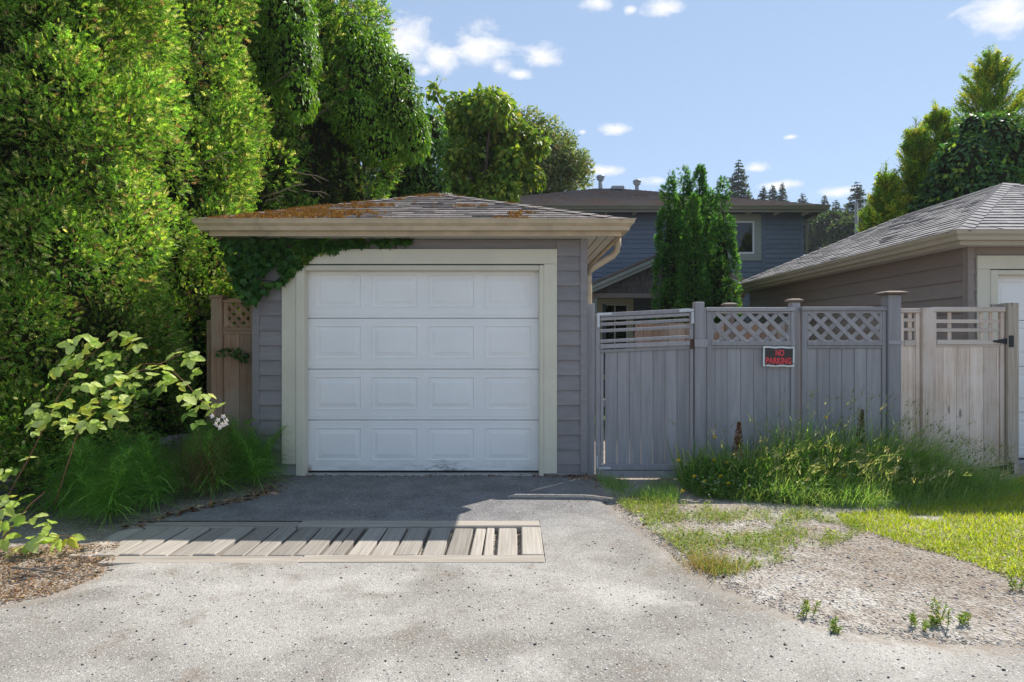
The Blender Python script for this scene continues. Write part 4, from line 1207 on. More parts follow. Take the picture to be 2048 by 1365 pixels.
ROCK = tpl([(0, 0, 0.55), (0.9, 0.1, 0.1), (0.2, 0.8, 0.05), (-0.8, 0.4, 0.12), (-0.5, -0.75, 0.08), (0.55, -0.7, 0.1), (0.1, 0.05, -0.3)],
           [(0, 1, 2), (0, 2, 3), (0, 3, 4), (0, 4, 5), (0, 5, 1), (6, 2, 1), (6, 3, 2), (6, 4, 3), (6, 5, 4), (6, 1, 5)])
DOME = tpl([(0, 0, 0.7), (1, 0, 0), (0.5, 0.87, 0), (-0.5, 0.87, 0), (-1, 0, 0), (-0.5, -0.87, 0), (0.5, -0.87, 0), (0.6, 0.2, 0.45), (-0.4, 0.5, 0.5), (-0.2, -0.6, 0.48)],
           [(0, 7, 8), (0, 8, 9), (0, 9, 7), (7, 1, 2), (7, 2, 8), (8, 2, 3), (8, 3, 4), (8, 4, 9), (9, 4, 5), (9, 5, 6), (9, 6, 7), (7, 6, 1)])
def mixcol(rng, n, cols, w, jit=0.18):
    k = rng.choice(len(cols), size=n, p=np.array(w) / sum(w))
    c = np.array(cols)[k]
    return np.clip(c * (1 + jit * rng.normal(size=(n, 1))) * (1 + 0.06 * rng.normal(size=(n, 3))), 0.004, 0.9)
CAMP = np.array([0, 0, H])

def clump_crown(acc, rng, cx, cy, z0, z1, rfun, nclump, per, cs, ss, cols, w, tall=1.35, template=SPRAY, back=0.22, gaps=0.0):
    n = 0; rmx = max(rfun(q / 20) for q in range(20)) * 0.7
    while n < nclump:
        t = rng.uniform(0, 1); th = rng.uniform(0, 2 * math.pi)
        r = rfun(t)
        if rng.uniform() > min(1.0, r / rmx + 0.2): continue
        out = np.array([math.cos(th), math.sin(th), 0.0])
        tocam = np.array([-cx, -cy, 0]); tocam /= np.linalg.norm(tocam)
        if out @ tocam < -0.15 and rng.uniform() > back: continue
        n += 1
        k = rng.uniform(0.62, 1.45 if tall < 1.5 else 1.2)
        R = np.array([cs * k, cs * k, cs * k * tall * rng.uniform(0.8, 1.2)])
        c = np.array([cx, cy, z0 + t * (z1 - z0)]) + out * r * rng.uniform(0.80, 1.02 + (0.24 if tall < 1.5 else 0.06))
        m = max(int(per * k * k), 6)
        d = unit(rng.normal(size=(m * 2, 3)))
        d = d[(d @ unit(out + np.array([0, 0, 0.45]))) > -0.10][:m]; m = len(d)
        if out @ tocam < -0.15 or not (-150 < 1024 + F * c[0] / c[1] < 2200 and 683 - F * (c[2] - H) / c[1] > -170):   # thinner where only the shadow counts
            d = d[:int(m * 0.28)]; m = len(d)
        if m == 0: continue
        pos = c + d * R * rng.uniform(0.70, 1.08, size=(m, 1))
        A = unit(d * 0.9 + out * 0.35 + np.array([0, 0, 0.25]) + rng.normal(size=(m, 3)) * 0.45)
        S, N = perp(A, rng)
        ct = 1 + 0.22 * rng.normal()
        col = mixcol(rng, m, cols, w) * max(ct, 0.5)
        acc.add(template[0], template[1], pos, S, A, N, ss * rng.uniform(0.65, 1.3, size=m), col, 0.5)
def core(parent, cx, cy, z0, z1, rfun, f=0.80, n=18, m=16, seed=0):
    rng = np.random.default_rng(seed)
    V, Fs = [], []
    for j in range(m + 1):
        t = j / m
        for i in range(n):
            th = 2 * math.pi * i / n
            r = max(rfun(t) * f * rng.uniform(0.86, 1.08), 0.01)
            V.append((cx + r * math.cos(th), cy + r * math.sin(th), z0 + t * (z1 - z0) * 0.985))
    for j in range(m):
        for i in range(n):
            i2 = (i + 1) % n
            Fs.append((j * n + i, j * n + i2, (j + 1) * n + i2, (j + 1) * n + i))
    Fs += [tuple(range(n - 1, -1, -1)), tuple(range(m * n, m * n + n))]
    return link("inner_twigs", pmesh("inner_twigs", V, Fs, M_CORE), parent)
def tree_thing(name, label, x_, y_, group=None, cat="tree"): return thing(name, label, cat, (x_, y_, 0), group)

# ------------------------------------------------------------------ cedar hedge row
TH = [(0.105, 0.225, 0.038), (0.165, 0.31, 0.045), (0.28, 0.40, 0.065), (0.52, 0.57, 0.20), (0.29, 0.18, 0.11)]
THW = [0.34, 0.32, 0.18, 0.11, 0.05]
def col_profile(rmax, taper=0.55):
    return lambda t: rmax * (0.80 + 0.20 * min(t / 0.18, 1.0)) * (1 - max(t - 0.35, 0) / 0.65 * taper) * (1.0 if t < 0.93 else max((1 - t) / 0.07, 0.05) ** 0.5)
hedge = [
    ("tall cedar hedge tree at the left edge, in front of its row", -6.0, 5.75, 1.18, 6.3, 80, 400, 0.29, 0.060, 1),
    ("tall cedar hedge tree that touches the garage gutter, behind the bramble", -4.56, 5.95, 1.02, 6.6, 235, 350, 0.26, 0.057, 2),
    ("cedar hedge tree beside the garage roof, third along the row", -4.72, 8.1, 1.12, 8.2, 190, 215, 0.29, 0.070, 3),
    ("cedar hedge tree under the first leafy climber, fourth along the row", -4.74, 10.1, 1.10, 8.6, 140, 105, 0.31, 0.10, 4),
    ("cedar hedge tree under the large leafy climber, last along the row", -3.85, 12.0, 1.42, 8.3, 180, 105, 0.33, 0.115, 5)]
for (lab, cx, cy, r, zt_, nc, per, cs, ss, sd) in hedge:
    rng = np.random.default_rng(100 + sd)
    t_ = tree_thing("cedar_tree", lab, cx, cy, "cedar hedge trees beside the garage")
    prof = col_profile(r, 0.45)
    tube("trunk", t_, M_BARK, [(cx, cy, -0.1), (cx + 0.05, cy, 2.5), (cx, cy, zt_ - 0.6)], [0.13, 0.10, 0.03], 8)
    core(t_, cx, cy, 0.25, zt_, prof, 0.80, seed=sd)
    acc = Acc()
    clump_crown(acc, rng, cx, cy, 0.22, zt_, prof, nc, per, cs, ss, TH, THW, 1.35, SPRAY if sd < 3 else SPRAY_MID, 0.15)
    # an even underlayer so that the dark hollows stay small
    m = nc * 62
    t = rng.uniform(0, 1, m); th = rng.uniform(0, 2 * math.pi, m)
    out = np.stack([np.cos(th), np.sin(th), np.zeros(m)], 1)
    seen = (out @ np.array([-cx, -cy, 0.0]) / math.hypot(cx, cy) > -0.25) & (0.22 + t * (zt_ - 0.22) < 1.6 + cy * 0.66) & (1024 + F * (cx + out[:, 0]) / cy > -200)
    t, th, out = t[seen], th[seen], out[seen]; m = len(t)
    rr_ = np.array([prof(q) for q in t])
    pos = np.stack([np.full(m, cx), np.full(m, cy), 0.22 + t * (zt_ - 0.22)], 1) + out * (rr_ * rng.uniform(0.80, 0.97, m))[:, None]
    A = unit(out * 0.7 + np.array([0, 0, 0.25]) + rng.normal(size=(m, 3)) * 0.45); S, N = perp(A, rng)
    acc.add(*SPRAY, pos, S, A, N, ss * rng.uniform(0.8, 1.3, m), mixcol(rng, m, [(0.07, 0.12, 0.025), (0.11, 0.17, 0.03), (0.14, 0.10, 0.05)], [3, 2, 1]), 0.38)
    acc.build("crown", M_NEEDLE, t_)
# dead twigs poking out between the hedge trees
rt = random.Random(5)
for i, (px, py, Y) in enumerate(((560, 160, 9.0), (600, 215, 9.2), (640, 230, 10.6), (545, 400, 8.0), (560, 385, 8.2), (610, 350, 9.4), (625, 385, 9.4), (425, 320, 6.6))):
    t_ = thing("dead_twig", ["bare pale twig poking from the hedge high above the mossy roof", "bare pale twig poking from the hedge just above the mossy roof"][0 if py < 260 else 1], "twig", (PX(px, Y), Y, PZ(py, Y)), "bare twigs in the hedge")
    p = Vector((PX(px, Y), Y, PZ(py, Y))); d = Vector((rt.uniform(0.2, 0.42), -0.15, rt.uniform(-0.18, 0.2)))
    tube("stem", t_, M_TWIG, [p - d * 0.6, p, p + d * 0.5 + Vector((0, 0, 0.03)), p + d], [0.009, 0.008, 0.006, 0.003], 5)
    tube("side_twig", t_, M_TWIG, [p + d * 0.3, p + d * 0.6 + Vector((0.03, 0, -0.07))], [0.005, 0.002], 5)

def leaf_blobs(acc, rng, blobs, n, size, cols, w, template, droop=0.3, outw=0.8, fill=0.62, flat=0.0):
    vol = np.array([b[1] ** 2 for b in [(0, max(bb[1])) for bb in blobs]]); vol = vol / vol.sum()
    for (c, R), f in zip(blobs, vol):
        m = int(n * f); d = unit(rng.normal(size=(m, 3)))
        rad = fill + (1.06 - fill) * rng.uniform(0, 1, (m, 1)) ** 0.5
        pos = np.array(c) + d * np.array(R) * rad
        A = unit(d * outw + np.array([0, 0, -droop]) + rng.normal(size=(m, 3)) * 0.5)
        Nn = unit(d + np.array([0, 0, 0.5]) + rng.normal(size=(m, 3)) * 0.6)
        S = unit(np.cross(A, Nn)); N = np.cross(S, A)
        acc.add(template[0], template[1], pos, S, A, N, size * rng.uniform(0.6, 1.25, m), mixcol(rng, m, cols, w) * max(1 + 0.15 * rng.normal(), 0.6))
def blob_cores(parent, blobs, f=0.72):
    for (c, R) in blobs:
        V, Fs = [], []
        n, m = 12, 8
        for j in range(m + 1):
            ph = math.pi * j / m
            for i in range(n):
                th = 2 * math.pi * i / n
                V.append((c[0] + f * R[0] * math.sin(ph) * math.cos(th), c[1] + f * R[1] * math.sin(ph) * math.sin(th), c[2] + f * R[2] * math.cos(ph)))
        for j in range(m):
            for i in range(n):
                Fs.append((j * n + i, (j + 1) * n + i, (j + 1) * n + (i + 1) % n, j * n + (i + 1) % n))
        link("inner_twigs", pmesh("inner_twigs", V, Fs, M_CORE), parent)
def at(px, py, Y): return (PX(px, Y), Y, PZ(py, Y))
BRIGHT = [(0.12, 0.27, 0.022), (0.19, 0.36, 0.03), (0.28, 0.43, 0.045), (0.08, 0.19, 0.02)]
# climbers on the hedge
v1 = thing("climbing_vine", "bright green leafy climber hanging over the hedge beside open sky", "climber", (-3.7, 9.6, 0), "leafy climbers over the cedar hedge")
bl = [(at(575, 40, 9.4), (0.42, 0.4, 0.6)), (at(590, 120, 9.3), (0.36, 0.38, 0.5)), (at(555, -60, 9.5), (0.6, 0.5, 0.6)), (at(600, 195, 9.2), (0.24, 0.28, 0.36)), (at(545, 110, 9.5), (0.3, 0.35, 0.6)), (at(535, 205, 9.1), (0.16, 0.2, 0.22))]
rng = np.random.default_rng(31); acc = Acc(); leaf_blobs(acc, rng, bl, 9000, 0.085, BRIGHT, [3, 4, 2, 1], LONGLEAF, 0.9, 0.45)
blob_cores(v1, bl, 0.7); acc.build("leaves", M_LEAF_GLOSS, v1)["kind"] = "stuff"
tube("stem", v1, M_BARK, [(-4.3, 9.9, -0.1), (-4.3, 9.9, 3), (-3.7, 9.6, 6)], [0.05, 0.04, 0.02], 6)
v2 = thing("climbing_vine", "large bright green leafy climber mounded over the end of the hedge", "climber", (-2.9, 11.6, 0), "leafy climbers over the cedar hedge")
bl = [(at(735, 150, 11.4), (0.62, 0.6, 0.75)), (at(700, 100, 11.5), (0.45, 0.5, 0.55)), (at(790, 215, 11.3), (0.5, 0.5, 0.62)), (at(720, 235, 11.2), (0.55, 0.55, 0.45)), (at(760, 290, 11.3), (0.48, 0.5, 0.36)), (at(825, 270, 11.5), (0.32, 0.35, 0.5)),
      (at(665, 190, 11.3), (0.3, 0.35, 0.5)), (at(800, 150, 11.6), (0.25, 0.3, 0.35)), (at(750, 90, 11.6), (0.3, 0.3, 0.3))]
rng = np.random.default_rng(32); acc = Acc(); leaf_blobs(acc, rng, bl, 17000, 0.095, BRIGHT, [3, 4, 2, 1], LONGLEAF, 0.9, 0.45)
blob_cores(v2, bl, 0.72); acc.build("leaves", M_LEAF_GLOSS, v2)["kind"] = "stuff"
tube("stem", v2, M_BARK, [(-2.9, 11.8, -0.1), (-2.8, 11.7, 3), (-2.7, 11.5, 6)], [0.05, 0.04, 0.02], 6)
# dark broadleaf shrub below the climber
DK = [(0.065, 0.16, 0.03), (0.10, 0.21, 0.035), (0.17, 0.27, 0.04)]
sh = thing("shrub", "dark green leafy shrub between the hedge end and the broad-leaved tree", "shrub", (PX(830, 13), 13, 0))
bl = [(at(820, 330, 13), (0.62, 0.6, 0.85)), (at(850, 380, 13), (0.5, 0.5, 0.6)), (at(780, 390, 13), (0.55, 0.5, 0.7)), (at(855, 270, 13.1), (0.38, 0.4, 0.6)), (at(820, 470, 13), (0.8, 0.7, 0.8))]
rng = np.random.default_rng(33); acc = Acc(); leaf_blobs(acc, rng, bl, 6500, 0.12, DK, [4, 3, 1], LONGLEAF, 0.7, 0.6)
blob_cores(sh, bl); acc.build("leaves", M_LEAF_GLOSS, sh)["kind"] = "stuff"
tube("stem", sh, M_BARK, [(PX(825, 13), 13, -0.1), (PX(825, 13), 13, 4)], [0.07, 0.04], 6)
def bl_tree(name, label, x_, y_, ztop, blobs, n, size, cols, w, template, seed, droop, mat=M_LEAF, fill=0.45, trunk_r=0.14, limbs=7):
    t_ = tree_thing(name, label, x_, y_)
    r = random.Random(seed)
    base = min(b[0][2] for b in blobs)
    tube("trunk", t_, M_BARK, [(x_, y_, -0.1), (x_ + 0.06, y_, base * 0.5), (x_, y_, base + 0.3), (x_, y_, base + (ztop - base) * 0.6)], [trunk_r, trunk_r * .85, trunk_r * .7, trunk_r * .25], 8)
    for (c, R) in blobs[:limbs]:
        tube("limb", t_, M_BARK, [(x_, y_, max(base - 0.4, 0.5)), ((x_ + c[0]) / 2, (y_ + c[1]) / 2, (base + c[2]) / 2 + 0.1), c], [trunk_r * .5, trunk_r * .35, 0.015], 6)
    rng = np.random.default_rng(seed); acc = Acc()
    leaf_blobs(acc, rng, blobs, n, size, cols, w, template, droop, 0.5, fill)
    acc.build("crown", mat, t_)
    return t_
r = random.Random(11)
def blobset(px, py, Y, wpx, hpx, n, rpx, seed):
    q = random.Random(seed); out = []
    while len(out) < n:
        a, b = q.uniform(-1, 1), q.uniform(-1, 1)
        if a * a + b * b > 1: continue
        c = at(px + a * wpx, py + b * hpx, Y + q.uniform(-0.6, 0.6) * wpx * Y / F)
        rr = rpx * q.uniform(0.7, 1.25) * Y / F
        out.append((c, (rr, rr, rr * 0.85)))
    return out
YG = [(0.15, 0.26, 0.035), (0.24, 0.33, 0.045), (0.37, 0.40, 0.06), (0.10, 0.18, 0.03)]
b1 = blobset(960, 300, 15, 90, 95, 20, 36, 3) + blobset(1040, 320, 15, 45, 60, 8, 28, 4) + blobset(900, 330, 15, 45, 80, 8, 30, 6) + [(at(965, 222, 15), (0.5, 0.5, 0.45)), (at(920, 215, 15), (0.4, 0.4, 0.35)), (at(1010, 245, 15), (0.4, 0.4, 0.35)), (at(1075, 290, 15), (0.28, 0.3, 0.3))]
bt = bl_tree("broad_leaved_tree", "yellow-green broad-leaved tree rising above the garage roof peak", PX(965, 15), 15.0, 7.0, b1, 14000, 0.16, YG, [3, 4, 2, 2], LEAF, 41, 0.75, M_LEAF, 0.35)
rng = np.random.default_rng(77); acc = Acc()
leaf_blobs(acc, rng, [(at(882, 165, 14.6), (0.14, 0.14, 0.14)), (at(850, 188, 14.6), (0.18, 0.15, 0.12)), (at(875, 192, 14.6), (0.14, 0.14, 0.1)), (at(868, 180, 14.6), (0.1, 0.1, 0.2))], 60, 0.19, YG, [3, 4, 3, 1], LEAF, 0.9)
acc.build("shoot_leaves", M_LEAF, bt)
tube("shoot", bt, M_TWIG, [at(905, 250, 14.8), at(868, 195, 14.6), at(884, 158, 14.6)], [0.02, 0.012, 0.005], 5)
MP = [(0.13, 0.19, 0.055), (0.18, 0.24, 0.07), (0.30, 0.32, 0.11), (0.32, 0.26, 0.12)]
b2 = [(at(a_, b_, 24), (0.5, 0.5, 0.45)) for a_, b_ in ((1025, 240), (1060, 240), (1098, 255), (1128, 285), (1150, 320), (1158, 358), (1045, 270), (1090, 290))] + blobset(1085, 325, 24, 72, 72, 34, 24, 8) + blobset(1120, 370, 24, 45, 40, 10, 20, 9) + blobset(1010, 350, 24, 50, 70, 10, 26, 19)
bl_tree("maple_tree", "dark green maple behind the broad-leaved tree, left of the roof vents", PX(1085, 24), 24.0, 10.2, b2, 20000, 0.185, MP, [4, 3, 2, 1], LONGLEAF, 42, 0.3, M_LEAF, 0.3, 0.18, 14)

# ------------------------------------------------------------------ columnar cedars before the house
EM = [(0.05, 0.15, 0.035), (0.075, 0.195, 0.04), (0.12, 0.25, 0.045), (0.19, 0.29, 0.05)]
cols_ = [("tallest-but-one columnar cedar, at the garage end of the clump before the house", 1338, 337, 30, 12.6, 1), ("slim columnar cedar at the back of the clump, highest tip before the house", 1367, 327, 25, 13.2, 2),
         ("slim pointed columnar cedar at the back of the clump, nearer the window", 1399, 337, 24, 13.2, 3), ("short stout columnar cedar at the front middle of the clump", 1386, 390, 29, 12.1, 4),
         ("stout columnar cedar beside the upstairs window", 1445, 362, 34, 12.3, 5), ("thin columnar cedar between the two stout ones before the house", 1418, 378, 22, 12.9, 6)]
for (lab, px, top, hw_, Y, sd) in cols_:
    X = PX(px, Y); zt_ = PZ(top, Y); r_ = hw_ * Y / F * 0.90
    t_ = tree_thing("columnar_cedar", lab, X, Y, "columnar cedars before the house")
    rng = np.random.default_rng(200 + sd)
    prof = lambda t, r_=r_: r_ * (0.75 + 0.25 * min(t / 0.3, 1)) * (1 if t < 0.35 else (1 - ((t - 0.35) / 0.65) ** 1.45 * 0.94))
    tube("trunk", t_, M_BARK, [(X, Y, -0.1), (X, Y, zt_ - 0.4)], [0.05, 0.015], 6)
    core(t_, X, Y, 0.15, zt_ - 0.5, prof, 0.70, 10, 12, sd)
    acc = Acc()
    clump_crown(acc, rng, X, Y, 0.2, zt_ - 0.05, prof, 230, 48, 0.082, 0.068, EM, [4, 4, 1.6, 0.3], 1.7, SPRAY_COL, 0.2)
    acc.build("crown", M_NEEDLE, t_)

# ------------------------------------------------------------------ feathery golden cypresses behind the neighbour
GO = [(0.15, 0.27, 0.03), (0.22, 0.33, 0.035), (0.40, 0.43, 0.04), (0.55, 0.49, 0.04)]
def feather_tree(label, px, top, base_hw, Y, seed, nb, zbase=1.9):
    X = PX(px, Y); zt_ = PZ(top, Y); R0 = base_hw * Y / F
    t_ = tree_thing("golden_cypress", label, X, Y, "golden cypresses behind the neighbouring garage")
    tube("trunk", t_, M_BARK, [(X, Y, -0.1), (X, Y, zt_ * 0.6), (X, Y, zt_ - 0.1)], [0.12, 0.05, 0.006], 6)
    rng = np.random.default_rng(seed); acc = Acc()
    for b in range(nb):
        t = rng.uniform(0, 1)
        z = zbase + t * (zt_ - zbase - 0.55)
        L = max(R0 * (1 - t) ** 0.62, 0.22) * rng.uniform(0.45, 1.15)
        th = rng.uniform(0, 2 * math.pi)
        if math.sin(th) > 0.2 and rng.uniform() > 0.25: continue
        up = rng.uniform(0.35, 0.95) + 0.7 * t
        d = unit(np.array([math.cos(th), math.sin(th), up]))
        gold = rng.uniform() < 0.32
        w_ = [0.5, 1.5, 2.5, 2] if gold else [4, 3, 0.7, 0.15]
        base = np.array([X, Y, z])
        m = int(16 + 34 * min(L, 1.2)); s = rng.uniform(0.30, 1.0, m)
        pos = base + d * (L * s)[:, None] + rng.normal(size=(m, 3)) * 0.05
        A = unit(d + rng.normal(size=(m, 3)) * 0.42); S, N = perp(A, rng)
        acc.add(*FEATHER, pos, S, A, N, rng.uniform(0.10, 0.22, m), mixcol(rng, m, GO, w_) * 0.85, 0.45)
        m = 7; s = np.linspace(0.75, 1.10, m)
        pos = base + d * (L * s)[:, None]
        A = unit(d + rng.normal(size=(m, 3)) * 0.16); S, N = perp(A, rng)
        acc.add(*FEATHER, pos, S, A, N, np.linspace(0.26, 0.17, m), mixcol(rng, m, GO, w_), 0.35)
    m = 22
    zz = np.linspace(-0.75, -0.12, m)
    pos = np.array([X, Y, zt_]) + np.stack([np.zeros(m), np.zeros(m), zz], 1)
    A = unit(rng.normal(size=(m, 3)) * np.array([0.5, 0.5, 0.1]) + np.array([0, 0, 0.9])); S, N = perp(A, rng)
    acc.add(*FEATHER, pos, S, A, N, 0.12 + 0.22 * (-zz), mixcol(rng, m, GO, [4, 3, 0.6, 0.1]))
    core(t_, X, Y, zbase, zt_ - 1.2, lambda t: max(R0 * (1 - t) ** 0.8 * 0.46, 0.03), 1.0, 10, 10, seed)
    acc.build("crown", M_NEEDLE, t_)
feather_tree("tallest golden cypress with a dark pointed top behind the neighbouring garage", 1978, 84, 185, 15.2, 301, 520)
feather_tree("golden cypress left of the tallest one, second highest tip", 1872, 196, 150, 14.8, 302, 450)
feather_tree("golden cypress with a thin spire beside the second highest one", 1832, 232, 115, 14.4, 303, 350)
feather_tree("lowest golden cypress, nearest the utility pole", 1772, 318, 95, 14.0, 304, 350)
feather_tree("golden cypress cut off by the photo's edge, behind the climber", 2075, 130, 160, 15.5, 305, 330)
mc = thing("climbing_vine", "dark green mound of climber leaves above the neighbour's roof", "climber", (PX(1960, 12.6), 14.0, 0))
CV = [(0.055, 0.14, 0.042), (0.085, 0.185, 0.05), (0.27, 0.38, 0.04)]
YV = 13.6
bl = [(at(1985, 275, YV), (0.62, 0.5, 0.50)), (at(1930, 330, YV - .2), (0.62, 0.5, 0.6)), (at(2030, 330, YV), (0.7, 0.5, 0.7)), (at(1890, 390, YV), (0.5, 0.4, 0.5)), (at(1970, 390, YV - .3), (0.85, 0.5, 0.7)), (at(1855, 425, YV), (0.38, 0.35, 0.36)), (at(2062, 285, YV), (0.5, 0.5, 0.5)),
      (at(1915, 460, YV), (0.9, 0.5, 0.7)), (at(2040, 430, YV), (0.9, 0.5, 0.8)), (at(1945, 255, YV), (0.3, 0.3, 0.28))]
rng = np.random.default_rng(51); acc = Acc(); leaf_blobs(acc, rng, bl, 10000, 0.125, CV, [5, 4, 1.1], LEAF, 0.8, 0.6, 0.72)
blob_cores(mc, bl, 0.8); acc.build("leaves", M_LEAF_GLOSS, mc)["kind"] = "stuff"
tube("stem", mc, M_BARK, [(PX(1960, 13.6), 14.0, -0.1), (PX(1960, 13.6), 13.9, 3.5)], [0.08, 0.05], 6)

# ------------------------------------------------------------------ far conifers and trees
FC = [(0.030, 0.055, 0.030), (0.042, 0.072, 0.036), (0.058, 0.09, 0.04)]
def far_conifer(label, px, top, hw_, Y, seed, nw=26):
    X = PX(px, Y); zt_ = PZ(top, Y); R0 = hw_ * Y / F
    t_ = tree_thing("fir_tree", label, X, Y, "far firs on the skyline")
    tube("trunk", t_, M_BARK, [(X, Y, -0.2), (X, Y, zt_ - 0.3)], [0.35, 0.05], 6)
    rng = np.random.default_rng(seed); acc = Acc()
    span = R0 * 5.2
    for k in range(nw):
        t = k / nw
        z = zt_ - span * (t ** 1.05) - 0.1
        m = rng.integers(12, 19)
        L = R0 * (0.14 + 1.15 * t ** 0.75) * rng.uniform(0.55, 1.2, m)
        th = rng.uniform(0, 2 * math.pi, m)
        d = np.stack([np.cos(th), np.sin(th), rng.uniform(-0.35, 0.12, m)], 1)
        A = unit(d); S = unit(np.cross(A, np.array([0, 0, 1.0]) + rng.normal(size=(m, 3)) * 0.35)); N = np.cross(S, A)
        acc.add(*SPRAY_COL, np.array([X, Y, z]) + A * 0.05, S, A, N, L, mixcol(rng, m, FC, [3, 3, 2]))
        for q in (0.45, 0.75):
            A2 = unit(A + rng.normal(size=(m, 3)) * 0.4 + np.array([0, 0, -0.2])); S2, N2 = perp(A2, rng)
            acc.add(*SPRAY_COL, np.array([X, Y, z]) + A * (L * q)[:, None], S2, A2, N2, L * 0.5, mixcol(rng, m, FC, [3, 3, 2]))
    acc.build("crown", M_NEEDLE, t_)
far_conifer("largest far fir, above the house roof beside the columnar cedars", 1477, 320, 28, 75, 61, 22)
far_conifer("small leaning far fir just right of the largest one", 1527, 372, 17, 75, 62)
far_conifer("left one of a close pair of far firs above the house roof", 1545, 369, 13, 95, 63)
far_conifer("right one of a close pair of far firs above the house roof", 1565, 365, 15, 95, 64)
far_conifer("low far fir tip above the end of the house roof", 1605, 386, 18, 90, 65)
far_conifer("thin far fir just clear of the house gutter", 1649, 390, 14, 85, 66)
far_conifer("broad far fir left of the utility pole", 1672, 400, 24, 80, 67)
far_conifer("tall far fir right behind the utility pole", 1714, 364, 34, 70, 68)
far_conifer("hazy far fir between utility pole and golden cypress", 1744, 385, 26, 85, 69)
far_conifer("hazy small far fir between the pole and the broad far fir", 1692, 408, 22, 88, 70)
MD = [(0.040, 0.066, 0.024), (0.055, 0.085, 0.03), (0.085, 0.115, 0.04)]
def mid_tree(label, px, py, wpx, hpx, Y, seed):
    b = blobset(px, py, Y, wpx, hpx, 16, max(wpx, hpx) * 0.42, seed)
    t_ = bl_tree("broadleaf_tree", label, PX(px, Y), Y, PZ(py - hpx, Y), b, 3600, 0.55, MD, [3, 3, 2], LEAF, seed, 0.3, M_LEAF, 0.3, 0.3, 6)
    t_["group"] = "broadleaf trees in the distance"
mid_tree("pale far broadleaf tree next to the house corner", 1622, 465, 26, 42, 60, 71)
mid_tree("pale far broadleaf tree left of the utility pole", 1668, 455, 24, 34, 56, 72)
mid_tree("far broadleaf tree at the foot of the utility pole", 1700, 468, 28, 30, 52, 73)
mid_tree("far broadleaf tree right of the utility pole", 1738, 460, 24, 40, 58, 74)

# ------------------------------------------------------------------ ivy on the garage
def inpoly(P, poly_):
    P = np.asarray(P); x_, y_ = P[:, 0], P[:, 1]; c = np.zeros(len(P), bool); n = len(poly_)
    for i in range(n):
        (xa, ya), (xb, yb) = poly_[i], poly_[(i + 1) % n]
        dy = (yb - ya) if abs(yb - ya) > 1e-9 else 1e-9
        c ^= ((ya > y_) != (yb > y_)) & (x_ < (xb - xa) * (y_ - ya) / dy + xa)
    return c
def scatter_poly(poly_, n, rng):
    a = np.array(poly_); lo, hi = a.min(0), a.max(0); out = []
    tot = 0
    while tot < n:
        p = rng.uniform(lo, hi, size=(n * 2, 2)); p = p[inpoly(p, poly_)]
        out.append(p); tot += len(p)
        if not len(p): break
    return np.concatenate(out)[:n]
rng = np.random.default_rng(81)
IV = [(0.036, 0.11, 0.022), (0.055, 0.15, 0.028), (0.085, 0.20, 0.034), (0.14, 0.19, 0.02)]
ivy = thing("ivy", "dark green ivy hanging under the garage eave over the casing corner", "ivy", (-2.6, 6.5, 2.4))
ip = [(440, 478), (600, 478), (835, 477), (815, 486), (740, 490), (690, 497), (640, 506), (612, 520), (590, 545), (578, 560), (545, 575), (525, 592), (508, 612), (492, 606), (475, 578), (462, 555), (446, 520)]
p = scatter_poly(ip, 1150, rng)
# leave the bare patch of wall between two runners
hole = [(525, 548), (556, 520), (560, 560), (530, 568)]
p = p[~inpoly(p, hole)]
acc = Acc(); m = len(p)
Yv = 6.50 - 0.24 * rng.uniform(0, 1, m) ** 2 * smooth(640, 470, p[:, 0]) - 0.02 * rng.uniform(0, 1, m)
Yv = np.where(p[:, 0] < 520, np.minimum(Yv, 6.46), Yv)
pos = np.stack([(p[:, 0] - 1024) * Yv / F, Yv, H - (p[:, 1] - 683) * Yv / F], 1)
A = unit(np.array([0, -0.25, -0.75]) + rng.normal(size=(m, 3)) * 0.45)
Nn = unit(np.array([0.1, -1.0, 0.45]) + rng.normal(size=(m, 3)) * 0.42)
S = unit(np.cross(A, Nn)); N = np.cross(S, A)
acc.add(*IVYLEAF, pos, S, A, N, 0.072 * rng.uniform(0.6, 1.25, m), mixcol(rng, m, IV, [4, 4, 2, 0.1]))
q = scatter_poly([(600, 512), (632, 505), (622, 520), (600, 530)], 14, rng)
acc.add(*IVYLEAF, np.stack([PX(q[:, 0], 6.46), np.full(14, 6.46), PZ(q[:, 1], 6.46)], 1), S[:14], A[:14], N[:14], 0.055, mixcol(rng, 14, IV, [0, 0, 1, 4]))
acc.build("leaves", M_LEAF_GLOSS, ivy)["kind"] = "stuff"
for pts in (((450, 520), (500, 500), (600, 490), (720, 484), (830, 479)), ((470, 570), (500, 560), (560, 565), (585, 555)), ((480, 600), (490, 560), (520, 520), (560, 490))):
    tube("runner", ivy, M_BARK, [at(a, b, 6.49) for a, b in pts], 0.006, 5)
sprig = thing("ivy_sprig", "small ivy sprig hanging across the brown cedar fence", "ivy", at(480, 712, 6.7))
p = scatter_poly([(436, 700), (460, 694), (500, 703), (501, 720), (488, 727), (470, 714), (440, 713)], 60, rng); m = len(p)
A = unit(np.array([0.3, -0.3, -0.6]) + rng.normal(size=(m, 3)) * 0.5); S, N = perp(A, rng)
acc = Acc(); acc.add(*IVYLEAF, np.stack([PX(p[:, 0], 6.70), 6.70 - 0.04 * rng.uniform(0, 1, m), PZ(p[:, 1], 6.7)], 1), S, A, N, 0.05, mixcol(rng, m, IV, [4, 3, 1, 0]))
acc.build("leaves", M_LEAF_GLOSS, sprig)["kind"] = "stuff"
tube("runner", sprig, M_BARK, [at(432, 705, 6.72), at(465, 700, 6.7), at(498, 715, 6.7)], 0.004, 5)

